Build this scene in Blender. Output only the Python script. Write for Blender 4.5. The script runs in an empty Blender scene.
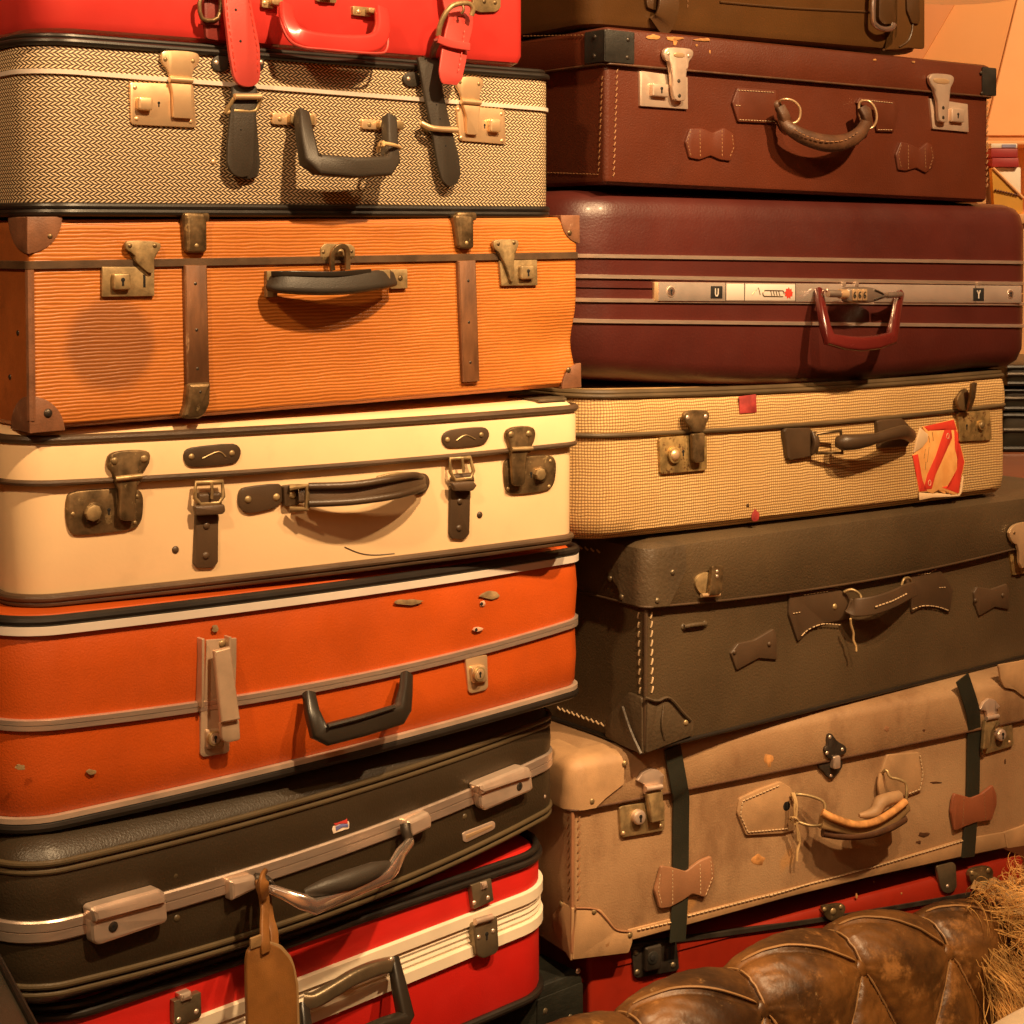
import bpy, bmesh, math, random
from mathutils import Vector, Matrix
random.seed(7)
C = bpy.context.scene.collection
F, HY, ZC = 1700.0, 245.0, 1.62
PI = math.pi
# zoom windows used while measuring the photograph: origin x, y and pixels per unit
ZW = dict(A=(0,0,.293), B=(280,0,.3125), Cc=(0,190,.293), D=(290,190,.3027), E=(0,380,.293), F=(290,380,.3027),
          G=(0,570,.293), H=(290,530,.3027), I=(0,760,.293), J=(280,760,.3125), K=(500,0,.2734), M=(760,0,.2578),
          N=(540,180,.2441), O=(780,180,.2383), Q=(550,360,.2441), R=(780,350,.2383), S=(540,510,.2441), T=(780,490,.2383),
          U=(530,690,.3262), V=(770,650,.248), X=(770,820,.248), Y=(200,0,.293), W=(240,90,.2344), Z=(230,860,.1953),
          SK=(905,410,.0927), BD=(320,810,.0488), ST=(650,270,.1758), ST2=(800,270,.21875), PX=(0,0,1.0), KK=(520,0,.1953), MM=(840,0,.1797), BL=(520,880,.1758))
def z(w, *pts):
    ox, oy, s = ZW[w]
    r = [(ox + s*x, oy + s*y) for x, y in pts]
    return r if len(r) > 1 else r[0]
def ray(p): return Vector(((p[0]-512)/F, 1.0, -(p[1]-HY)/F))
CAM = Vector((0, 0, ZC))
def at(px, py, Y): return CAM + ray((px, py))*Y

# ---------------------------------------------------------------- materials
def lin(c):
    return tuple((x/12.92 if x <= .04045 else ((x+.055)/1.055)**2.4) for x in c)
class N:
    def __init__(s, name):
        s.m = bpy.data.materials.new(name); s.m.use_nodes = True
        s.t = s.m.node_tree; s.b = s.t.nodes['Principled BSDF']
        s.tc = s.t.nodes.new('ShaderNodeTexCoord')
    def n(s, typ, **k):
        x = s.t.nodes.new(typ)
        for a, v in k.items(): setattr(x, a, v)
        return x
    def l(s, a, b): s.t.links.new(a, b)
    def setv(s, sock, v):
        if hasattr(v, 'links'): s.l(v, sock)
        else: sock.default_value = v
    def math(s, op, a, b=0.0, c=0.0):
        x = s.n('ShaderNodeMath', operation=op)
        s.setv(x.inputs[0], a); s.setv(x.inputs[1], b)
        if op in ('MULTIPLY_ADD', 'SMOOTH_MIN'): s.setv(x.inputs[2], c)
        return x.outputs[0]
    def mix(s, f, a, b):
        x = s.n('ShaderNodeMix', data_type='RGBA')
        s.setv(x.inputs[0], f); s.setv(x.inputs[6], a if hasattr(a, 'links') else (*a, 1)); s.setv(x.inputs[7], b if hasattr(b, 'links') else (*b, 1))
        return x.outputs[2]
    def noise(s, vec, scale, detail=4, rough=.55):
        x = s.n('ShaderNodeTexNoise'); s.l(vec, x.inputs['Vector'])
        x.inputs['Scale'].default_value = scale; x.inputs['Detail'].default_value = detail; x.inputs['Roughness'].default_value = rough
        return x.outputs[0]
    def mapping(s, vec, sc):
        x = s.n('ShaderNodeMapping'); s.l(vec, x.inputs[0]); x.inputs['Scale'].default_value = sc
        return x.outputs[0]
    def ramp(s, f, a, b):   # smooth step from a to b
        x = s.n('ShaderNodeMapRange', interpolation_type='SMOOTHSTEP'); s.l(f, x.inputs[0])
        x.inputs[1].default_value = a; x.inputs[2].default_value = b
        return x.outputs[0]
    def bump(s, h, strength, dist=.001):
        x = s.n('ShaderNodeBump'); s.l(h, x.inputs['Height']); x.inputs['Strength'].default_value = strength; x.inputs['Distance'].default_value = dist
        s.l(x.outputs[0], s.b.inputs['Normal'])
    def fin(s, col, rough, metal=0, coat=0, spec=.5):
        s.setv(s.b.inputs['Base Color'], col if hasattr(col, 'links') else (*col, 1))
        s.setv(s.b.inputs['Roughness'], rough); s.b.inputs['Metallic'].default_value = metal
        s.b.inputs['Coat Weight'].default_value = coat; s.b.inputs['Coat Roughness'].default_value = .15
        s.b.inputs['Specular IOR Level'].default_value = spec
        return s.m
def sc(c, k): return tuple(min(1, x*k) for x in c)
def mat(name, col, rough=.5, metal=0, var=.2, vs=9, bump=.25, bs=700, coat=0, wear=None, spec=.5, dirt=0, stretch=(1,1,1)):
    g = N(name); v = g.mapping(g.tc.outputs['Object'], stretch)
    c = g.mix(g.ramp(g.noise(v, vs, 6), .3, .7), sc(col, 1-var), sc(col, 1+var))
    if dirt:
        c = g.mix(g.math('MULTIPLY', g.ramp(g.noise(v, vs*2.7, 8, .7), .52, .75), dirt), c, sc(col, .35))
    if wear:
        wc, ws, th = wear
        c = g.mix(g.ramp(g.noise(v, ws, 10, .68), th, th+.06), c, wc)
    if bump: g.bump(g.noise(v, bs, 3), bump, .0012)
    r = g.math('MULTIPLY_ADD', g.noise(v, vs*3, 4), .25, rough-.12) if rough > .15 else rough
    return g.fin(c, r, metal, coat, spec)
MT = {}
def mk():
    m = MT
    m['red_gloss'] = mat('red_gloss_vinyl', (.56,.036,.03), .36, var=.08, bump=.04, bs=250, coat=.25)
    m['red_leather'] = mat('red_strap_leather', (.48,.055,.045), .45, var=.12, bs=900, bump=.15)
    m['red_dark_leather'] = mat('dark_red_leather', (.16,.02,.015), .5)
    m['black_trim'] = mat('black_piping', (.016,.012,.009), .38, var=.2, bump=.1)
    m['black_leather'] = mat('black_leather', (.036,.028,.02), .5, bump=.3, bs=600, wear=((.075,.055,.035), 40, .7))
    m['black_plastic'] = mat('black_plastic', (.022,.017,.012), .33, bump=.05)
    m['brass_pale'] = mat('pale_brass', (.84,.58,.33), .33, .65, var=.1, bump=.04, bs=200)
    m['brass_old'] = mat('old_brass', (.36,.25,.12), .42, .5, var=.35, vs=60, bump=.1, bs=300, dirt=.5)
    m['brass_dark'] = mat('tarnished_brass', (.2,.13,.062), .42, .7, var=.5, vs=55, bump=.12, bs=300, wear=((.42,.3,.14), 70, .6))
    m['brass_rust'] = mat('speckled_brass', (.42,.28,.11), .45, .6, var=.4, vs=70, bump=.15, bs=300, wear=((.2,.1,.04), 110, .56))
    m['bronze_paint'] = mat('bronze_hardware', (.13,.082,.045), .45, .35, var=.3, vs=40, bump=.12)
    m['chrome'] = mat('chrome', (.9,.78,.68), .14, .92, var=.04, bump=.25, bs=45)
    m['nickel'] = mat('worn_nickel', (.78,.6,.47), .34, .65, var=.1, vs=25, bump=0)
    m['alu'] = mat('aluminium_strip', (.66,.52,.42), .32, .75, var=.08, vs=30, bump=.05, stretch=(1,1,8))
    m['dull_trim'] = mat('dull_pinkish_trim', (.5,.37,.28), .4, .4, var=.15, vs=20)
    m['lever_metal'] = mat('lever_metal', (.56,.4,.27), .36, .5, var=.1, vs=30, bump=.04)
    m['mirror'] = mat('mirror_metal', (.92,.8,.7), .16, .74, var=.08, vs=30, bump=.8, bs=24)
    m['padlock'] = mat('padlock_metal', (.5,.41,.34), .3, .8, var=.1, bump=0)
    m['white_trim'] = mat('pale_metal_trim', (.86,.76,.66), .35, .3, var=.06, bump=.03)
    m['dark_hole'] = mat('dark_hole', (.008,.006,.005), .8, bump=0)
    m['steel_dark'] = mat('dark_steel', (.07,.055,.042), .4, .6, var=.3, vs=40)
    m['herring'] = herring()
    m['ribbed_end'] = mat('brown_end_board', (.36,.1,.022), .5, var=.25, bs=300, dirt=.4)
    m['corner_leather'] = mat('corner_leather', (.2,.085,.042), .5, var=.3, vs=30, bump=.3, bs=500, wear=((.4,.22,.13), 40, .62))
    m['slat_wood'] = mat('worn_wood_slat', (.17,.07,.027), .55, var=.45, vs=40, bump=.3, bs=200, stretch=(1,1,.25), wear=((.36,.2,.1), 50, .64))
    m['seam_brown'] = mat('brown_seam_strip', (.085,.048,.024), .5, var=.3, vs=30)
    m['cream'] = mat('cream_vinyl', (.86,.61,.35), .42, var=.06, vs=6, bump=.06, bs=260, dirt=.12, wear=((.42,.25,.12), 34, .7))
    m['cream_top'] = mat('cream_vinyl_lid_top', (.82,.66,.3), .35, var=.05, bump=.05)
    m['brown_trim'] = mat('brown_leather_piping', (.085,.05,.027), .42, var=.3, bump=.3, bs=500)
    m['brown_strap'] = mat('brown_tab_leather', (.068,.04,.021), .38, var=.3, bump=.25)
    m['tangerine'] = mat('tangerine_vinyl', (.45,.069,.006), .44, var=.12, vs=7, bump=.35, bs=500, dirt=.15)
    m['scuff'] = mat('grey_scuffed_board', (.27,.17,.075), .8, var=.4, vs=60)
    m['scar'] = mat('torn_paper_board', (.6,.33,.22), .9, var=.3, vs=80)
    m['umber'] = mat('dark_brown_vinyl', (.034,.023,.012), .4, var=.1, vs=6, bump=.4, bs=420)
    m['umber_piping'] = mat('olive_brown_piping', (.085,.06,.03), .38, var=.15)
    m['scarlet'] = mat('scarlet_vinyl', (.52,.013,.008), .5, var=.08, bump=.18, bs=500)
    m['cream_band'] = mat('cream_plastic_band', (.78,.66,.5), .4, var=.05, bump=.03)
    m['olive_metal'] = mat('olive_grey_metal', (.22,.17,.105), .38, .7, var=.2, vs=30)
    m['tag_leather'] = mat('tan_tag_leather', (.2,.082,.018), .5, var=.3, vs=22, bump=.25, wear=((.38,.2,.07), 45, .68))
    m['tag_edge'] = mat('pale_tag_edge', (.3,.18,.075), .6)
    m['chest_black'] = mat('black_chest_vinyl', (.013,.013,.009), .45, var=.3, vs=30, bump=.5, bs=300, stretch=(.4,1,1))
    m['khaki'] = mat('olive_khaki_leather', (.095,.042,.012), .36, var=.22, vs=5, bump=.25, bs=400)
    m['khaki_dark'] = mat('olive_khaki_strap', (.08,.037,.012), .42, var=.15)
    m['brown_leather'] = mat('chestnut_leather', (.098,.0215,.0085), .43, var=.14, vs=5, bump=.5, bs=420, dirt=.2, wear=((.2,.07,.025), 30, .73))
    m['brown_scuff'] = mat('scuffed_tan_edge', (.5,.23,.07), .7, var=.4, vs=60)
    m['brown_patch'] = mat('chestnut_patch', (.105,.024,.0095), .45, var=.15, vs=10, bump=.2)
    m['handle_brown'] = mat('dark_stitched_handle_leather', (.085,.036,.016), .5, var=.3, vs=40, bump=.4, bs=350)
    m['thread'] = mat('pale_thread', (.6,.42,.24), .7, bump=0)
    m['thread_dim'] = mat('tan_thread', (.3,.14,.055), .7, bump=0)
    m['guard_black'] = mat('black_steel_guard', (.035,.032,.027), .42, .3, var=.3, vs=40)
    m['maroon'] = mat('maroon_moulded_shell', (.07,.0125,.009), .42, var=.16, vs=6, bump=.3, bs=300, coat=.05, dirt=.1)
    m['maroon_handle'] = mat('maroon_plastic_handle', (.1,.012,.01), .22, var=.08, bump=0, coat=.4)
    m['mark_red'] = mat('red_leaf_enamel', (.75,.06,.035), .4, bump=0)
    m['tweed'] = tweed()
    m['tweed_trim'] = mat('tweed_case_piping', (.1,.065,.03), .5, var=.3)
    m['sticker'] = sticker()
    m['paper'] = mat('pale_label_paper', (.75,.52,.3), .8, var=.1, bump=0)
    m['tape'] = mat('dull_red_tape', (.32,.035,.03), .6, var=.3, vs=60)
    m['trunk'] = mat('olive_brown_leathercloth', (.08,.052,.026), .44, var=.2, vs=5, bump=.8, bs=330, dirt=.2)
    m['trunk_patch'] = mat('dark_olive_leather', (.075,.05,.027), .48, var=.2, vs=16, bump=.9, bs=200)
    m['trunk_trim'] = mat('trunk_loop_leather', (.075,.043,.022), .48, var=.2)
    m['tan'] = tanmat()
    m['tan_patch'] = mat('worn_tan_leather', (.4,.235,.115), .6, var=.22, vs=14, bump=.3, dirt=.25, wear=((.3,.15,.06), 30, .66))
    m['tan_bow'] = mat('tan_loop_leather', (.31,.145,.07), .5, var=.15, vs=16)
    m['bow_red'] = mat('reddish_loop_leather', (.26,.078,.033), .5, var=.12, vs=16)
    m['string'] = mat('jute_string', (.55,.36,.16), .8, bump=.3, bs=900)
    m['strap_black'] = mat('black_web_strap', (.022,.022,.014), .5, bump=.3, bs=500)
    m['red_trunk'] = mat('red_painted_board', (.27,.017,.006), .42, var=.15, vs=8, bump=.1, dirt=.25)
    m['sofa'] = sofamat(); m['welt'] = mat('worn_welt', (.3,.16,.06), .5); m['lamp'] = lampmat()
    m['fleece'] = mat('long_fleece', (.66,.38,.12), .5, var=.5, vs=20, bump=0)
    m['hide'] = mat('fleece_hide', (.3,.17,.07), .7)
    m['ivory'] = mat('ivory_cloth', (.75,.6,.42), .6)
    m['wall'] = mat('orange_wall', (.7,.33,.115), .7, var=.04, vs=2, bump=.05, bs=60)
    m['wall_wood'] = mat('honey_wood_panel', (.62,.24,.075), .55, var=.08, vs=6, stretch=(1,1,.2), bump=.05)
    m['wall_pale'] = mat('pale_orange_panel', (.85,.44,.18), .6, var=.04)
    m['floor'] = mat('brown_floor', (.12,.06,.03), .5, var=.3, vs=4, stretch=(.2,2,1))
    m['book_red'] = mat('red_book_cover', (.32,.03,.03), .5)
    m['white_card'] = mat('white_card', (.8,.72,.58), .6, var=.05)
    m['blue_card'] = mat('blue_grey_print', (.3,.28,.42), .6)
    m['yellow_card'] = mat('amber_card', (.72,.36,.05), .5, var=.12)
    m['pink_cloth'] = mat('pink_cloth', (.75,.28,.24), .7)
    m['dark_case'] = mat('dark_case_leather', (.03,.026,.018), .3, var=.2)
    m['cab_wood'] = mat('reddish_brown_wood', (.17,.05,.017), .45, var=.25, vs=8, stretch=(.3,1,2))
    m['badge_blue'] = mat('badge_blue', (.12,.13,.3), .4, bump=0)
    m['badge_red'] = mat('badge_red', (.5,.05,.04), .4, bump=0)
    m['badge_white'] = mat('badge_white', (.75,.62,.5), .4, bump=0)
def herring():
    g = N('herringbone_weave'); uv = g.n('ShaderNodeSeparateXYZ'); g.l(g.tc.outputs['UV'], uv.inputs[0])
    u, v = uv.outputs[0], uv.outputs[1]
    r = g.math('DIVIDE', v, .0037); row = g.math('FLOOR', r); f = g.math('SUBTRACT', r, row)
    par = g.math('MODULO', row, 2.0); s = g.math('MULTIPLY_ADD', par, -2.0, 1.0)
    fc = g.math('SUBTRACT', f, .5)
    ph = g.math('ADD', g.math('DIVIDE', u, .0056), g.math('MULTIPLY', g.math('MULTIPLY', s, fc), 1.05))
    ph = g.math('ADD', ph, g.math('MULTIPLY', par, .42))
    ph = g.math('ADD', ph, g.math('MULTIPLY', g.noise(g.tc.outputs['UV'], 90), .25))
    w = g.math('SINE', g.math('MULTIPLY', ph, 2*PI))
    m1 = g.ramp(w, -.35, .35)
    edge = g.ramp(g.math('ABSOLUTE', fc), .52, .3)
    k = g.math('MULTIPLY', m1, edge)
    c = g.mix(k, (.045,.024,.011), (.84,.63,.38))
    g.bump(k, .5, .001)
    return g.fin(c, .5)
def ribbed():
    g = N('ribbed_amber_fibre'); o = g.tc.outputs['UV']; o3 = g.tc.outputs['Object']
    sx = g.n('ShaderNodeSeparateXYZ'); g.l(o, sx.inputs[0]); v = sx.outputs[1]
    d = g.noise(g.mapping(o, (22, 70, 1)), 1, 3)
    vv = g.math('ADD', v, g.math('MULTIPLY', d, .0042))
    w = g.math('SINE', g.math('MULTIPLY', vv, 2*PI/.0037))
    k = g.ramp(w, -.6, .7)
    big = g.ramp(g.noise(g.mapping(o3, (7,7,20)), 1, 5), .3, .7)
    hi = g.mix(big, (.5,.165,.028), (.6,.21,.04)); lo = g.mix(big, (.38,.105,.014), (.45,.135,.02))
    c = g.mix(k, lo, hi)
    # the round dark stain under the left lock, and a few specks
    sp = g.n('ShaderNodeSeparateXYZ'); g.l(o3, sp.inputs[0])
    dx = g.math('SUBTRACT', sp.outputs[0], STAIN[0]); dz = g.math('SUBTRACT', sp.outputs[2], STAIN[1])
    rr = g.math('SQRT', g.math('ADD', g.math('MULTIPLY', dx, dx), g.math('MULTIPLY', dz, dz)))
    rr = g.math('ADD', rr, g.math('MULTIPLY', g.noise(o3, 60), .012))
    st = g.math('MULTIPLY', g.ramp(rr, .062, .044), .55)
    c = g.mix(st, c, (.13,.045,.018))
    c = g.mix(g.ramp(g.noise(o3, 55, 6, .7), .72, .77), c, (.12,.04,.012))
    g.bump(k, .4, .0012)
    return g.fin(c, .42)
STAIN = (0.1, 0.1)
def tweed():
    g = N('small_check_tweed'); uv = g.n('ShaderNodeSeparateXYZ'); o = g.tc.outputs['UV']; g.l(o, uv.inputs[0])
    p = .0039
    wob = g.math('MULTIPLY', g.noise(o, 40), .004)
    a = g.math('SINE', g.math('MULTIPLY', g.math('ADD', uv.outputs[0], wob), 2*PI/p))
    b = g.math('SINE', g.math('MULTIPLY', g.math('ADD', uv.outputs[1], wob), 2*PI/p))
    ka = g.ramp(a, -.1, .8); kb = g.ramp(b, -.3, .7)
    k = g.math('SUBTRACT', 1.0, g.math('MULTIPLY', g.math('SUBTRACT', 1.0, g.math('MULTIPLY', ka, .6)), g.math('SUBTRACT', 1.0, g.math('MULTIPLY', kb, .75))))
    big = g.ramp(g.noise(o, 7, 6), .3, .7)
    lo = g.mix(big, (.66,.42,.16), (.78,.53,.23)); hi = g.mix(big, (.2,.085,.024), (.15,.065,.018))
    c = g.mix(k, lo, hi)
    c = g.mix(g.math('MULTIPLY', g.ramp(g.noise(o, 14, 8, .7), .55, .75), .45), c, (.3,.1,.05))
    g.bump(k, .5, .0008)
    return g.fin(c, .7)
def tanmat():
    g = N('worn_tan_canvas'); o = g.tc.outputs['Object']
    c = g.mix(g.ramp(g.noise(o, 5, 7, .6), .3, .7), (.3,.17,.085), (.43,.265,.14))
    c = g.mix(g.math('MULTIPLY', g.ramp(g.noise(g.mapping(o, (8,8,5)), 1, 8, .7), .46, .7), .7), c, (.17,.085,.04))
    c = g.mix(g.ramp(g.noise(o, 22, 10, .7), .68, .74), c, (.16,.06,.028))
    c = g.mix(g.math('MULTIPLY', g.ramp(g.noise(o, 9, 3), .66, .72), .5), c, (.55,.27,.08))
    g.bump(g.noise(o, 380, 4), .5, .0012)
    return g.fin(c, .48)
def sofamat():
    g = N('distressed_brown_leather'); o = g.tc.outputs['Object']
    c = g.mix(g.ramp(g.noise(o, 6, 8, .65), .35, .65), (.035,.016,.006), (.19,.078,.017))
    c = g.mix(g.math('MULTIPLY', g.ramp(g.noise(o, 13, 12, .78), .52, .64), .7), c, (.34,.155,.045))
    mus = g.noise(g.mapping(o, (50, 50, 12)), 1, 10, .8)
    c = g.mix(g.math('MULTIPLY', g.ramp(mus, .6, .7), .55), c, (.5,.33,.15))
    g.bump(g.noise(o, 140, 6), .3, .002)
    return g.fin(c, g.math('MULTIPLY_ADD', g.noise(o, 12), .3, .27))
def lampmat():
    g = N('lamp_shade_added_glow'); g.b.inputs['Emission Color'].default_value = (1,.42,.12,1); g.b.inputs['Emission Strength'].default_value = .45  # emission added to lift the tone of the shade; no lit bulb known
    return g.fin((.7,.35,.12), .6)
def sticker():
    g = N('torn_travel_sticker'); o = g.tc.outputs['Object']
    c = g.mix(g.ramp(g.noise(o, 60, 6), .35, .65), (.8,.36,.1), (.88,.44,.14))
    return g.fin(c, .6)

# ---------------------------------------------------------------- mesh helpers
def finish(bm, name, m, parent=None, sharp=.62, kind=None):
    ly = bm.faces.layers.int.get('ln')
    if ly:                                   # one object for each row of stitches
        ids = sorted({f[ly] for f in bm.faces})
        if len(ids) > 1:
            for k in ids[1:]:
                b2 = bm.copy(); l2 = b2.faces.layers.int['ln']
                bmesh.ops.delete(b2, geom=[f for f in b2.faces if f[l2] != k], context='FACES'); b2.faces.layers.int.remove(b2.faces.layers.int['ln'])
                finish(b2, name, m, parent, sharp)
            bmesh.ops.delete(bm, geom=[f for f in bm.faces if f[ly] != ids[0]], context='FACES')
    bmesh.ops.remove_doubles(bm, verts=bm.verts, dist=1e-6)
    bmesh.ops.recalc_face_normals(bm, faces=bm.faces)
    for f in bm.faces: f.smooth = True
    for e in bm.edges:
        if len(e.link_faces) == 2 and e.calc_face_angle(0) > sharp: e.smooth = False
    me = bpy.data.meshes.new(name); bm.to_mesh(me); bm.free()
    me.materials.append(MT[m] if isinstance(m, str) else m)
    o = bpy.data.objects.new(name, me); C.objects.link(o)
    if parent is not None: o.parent = parent
    return o
def tag(o, label, cat=None, group=None, kind=None):
    if label: o['label'] = label
    if cat: o['category'] = cat
    if group: o['group'] = group
    if kind: o['kind'] = kind
    return o
def empty(name, mw):
    o = bpy.data.objects.new(name, None); C.objects.link(o); o.matrix_world = mw; o.empty_display_size = .05
    return o
def chaikin(p, n):
    for _ in range(n):
        q = []
        for i in range(len(p)):
            a, b = p[i], p[(i+1) % len(p)]
            q += [(a[0]*.75+b[0]*.25, a[1]*.75+b[1]*.25), (a[0]*.25+b[0]*.75, a[1]*.25+b[1]*.75)]
        p = q
    return p
def area2(p): return sum(p[i][0]*p[(i+1) % len(p)][1]-p[(i+1) % len(p)][0]*p[i][1] for i in range(len(p)))
def roundpoly(p, r, seg=4):
    out = []
    for i in range(len(p)):
        a, b, c = (Vector(p[i-1]), Vector(p[i]), Vector(p[(i+1) % len(p)]))
        d1, d2 = (a-b), (c-b); l1, l2 = d1.length, d2.length
        if l1 < 1e-7 or l2 < 1e-7: continue
        rr = min(r, l1*.45, l2*.45)
        s, e = b+d1/l1*rr, b+d2/l2*rr
        for k in range(seg+1):
            t = k/seg
            out.append(tuple(s*(1-t)**2+b*2*t*(1-t)+e*t*t))
    return out
def inset_poly(p, d):
    if area2(p) < 0: p = p[::-1]
    n = len(p); out = []
    for i in range(n):
        a, b, c = Vector(p[i-1]), Vector(p[i]), Vector(p[(i+1) % n])
        e1, e2 = (b-a), (c-b)
        if e1.length < 1e-8 or e2.length < 1e-8: out.append(tuple(b)); continue
        e1.normalize(); e2.normalize()
        n1, n2 = Vector((-e1.y, e1.x)), Vector((-e2.y, e2.x)); m = n1+n2
        if m.length < .3: m = n1
        m.normalize(); out.append(tuple(b+m*d/max(.5, m.dot(n1))))
    return out
def slab(bm, poly, fr, h0, h1, bev=.0006):
    if area2(poly) < 0: poly = poly[::-1]
    th = h1-h0; bev = min(bev, th*.5)
    L = [(poly, h0), (poly, h1-bev), (inset_poly(poly, bev*.4), h1-bev*.3), (inset_poly(poly, bev), h1)]
    rings = [[bm.verts.new(fr(a, b, h)) for a, b in q] for q, h in L]
    n = len(poly)
    for r0, r1 in zip(rings, rings[1:]):
        for i in range(n): bm.faces.new((r0[i], r0[(i+1) % n], r1[(i+1) % n], r1[i]))
    tri = bm.faces.new(rings[-1]); tri2 = bm.faces.new(rings[0][::-1])
    bmesh.ops.triangulate(bm, faces=[tri, tri2])
def catmull(P, n=6, closed=False):
    if len(P) < 3: return [Vector(p) for p in P]
    out = []; N_ = len(P)
    rng = range(N_ if closed else N_-1)
    for i in rng:
        p0 = P[(i-1) % N_] if closed or i > 0 else P[0]; p1 = P[i]; p2 = P[(i+1) % N_]
        p3 = P[(i+2) % N_] if closed or i+2 < N_ else P[-1]
        for k in range(n):
            t = k/n
            out.append(.5*((2*p1)+(p2-p0)*t+(2*p0-5*p1+4*p2-p3)*t*t+(3*p1-p0-3*p2+p3)*t**3))
    if not closed: out.append(Vector(P[-1]))
    return out
def sweep(bm, path, prof, hint=Vector((0,-1,0)), closed=False, scales=None, caps=True):
    # prof: list of (a along hint side, b across); frame keeps the hint direction
    n = len(path); rings = []
    for i, p in enumerate(path):
        a = path[i-1] if (i > 0 or closed) else p; b = path[(i+1) % n] if (i < n-1 or closed) else p
        t = (b-a)
        if t.length < 1e-9: t = Vector((1,0,0))
        t.normalize(); nn = hint - t*hint.dot(t)
        if nn.length < .05: nn = Vector((0,0,1)) - t*t.z
        nn.normalize(); bb = t.cross(nn)
        k = scales[i] if scales else 1
        rings.append([bm.verts.new(p+nn*(x*k)+bb*(y*k)) for x, y in prof])
    m = len(prof); pr = list(zip(rings, rings[1:]+([rings[0]] if closed else [])))
    if not closed: pr = list(zip(rings, rings[1:]))
    for r0, r1 in pr:
        for j in range(m): bm.faces.new((r0[j], r0[(j+1) % m], r1[(j+1) % m], r1[j]))
    if caps and not closed:
        bm.faces.new(rings[0][::-1]); bm.faces.new(rings[-1])
def circ(r, n=10, ra=None): return [((ra or r)*math.cos(2*PI*i/n), r*math.sin(2*PI*i/n)) for i in range(n)]
def rrp(a, b, r=.25, seg=3):   # rounded rectangle profile a (thickness) x b (width)
    p = [(-a/2,-b/2),(a/2,-b/2),(a/2,b/2),(-a/2,b/2)]
    return roundpoly(p, min(a, b)*r, seg)
def box(bm, x0, x1, y0, y1, z0, z1, bev=.002):
    r = bmesh.ops.create_cube(bm, size=1.0); vs = r['verts']
    for v in vs: v.co = Vector(((x0+x1)/2+v.co.x*(x1-x0), (y0+y1)/2+v.co.y*(y1-y0), (z0+z1)/2+v.co.z*(z1-z0)))
    if bev:
        es = list({e for v in vs for e in v.link_edges})
        bmesh.ops.bevel(bm, geom=es, offset=bev, segments=2, affect='EDGES', profile=.5)
def dome(bm, c, axis, r, h, seg=12):
    a = axis.normalized(); x = a.orthogonal().normalized(); y = a.cross(x); prev = None
    for k in range(4):
        t = k/3*PI/2*.96; rr = r*math.cos(t); hh = h*math.sin(t)
        ring = [bm.verts.new(c+a*hh+(x*math.cos(2*PI*i/seg)+y*math.sin(2*PI*i/seg))*rr) for i in range(seg)]
        if prev:
            for i in range(seg): bm.faces.new((prev[i], prev[(i+1) % seg], ring[(i+1) % seg], ring[i]))
        prev = ring
    bm.faces.new(prev)

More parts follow.
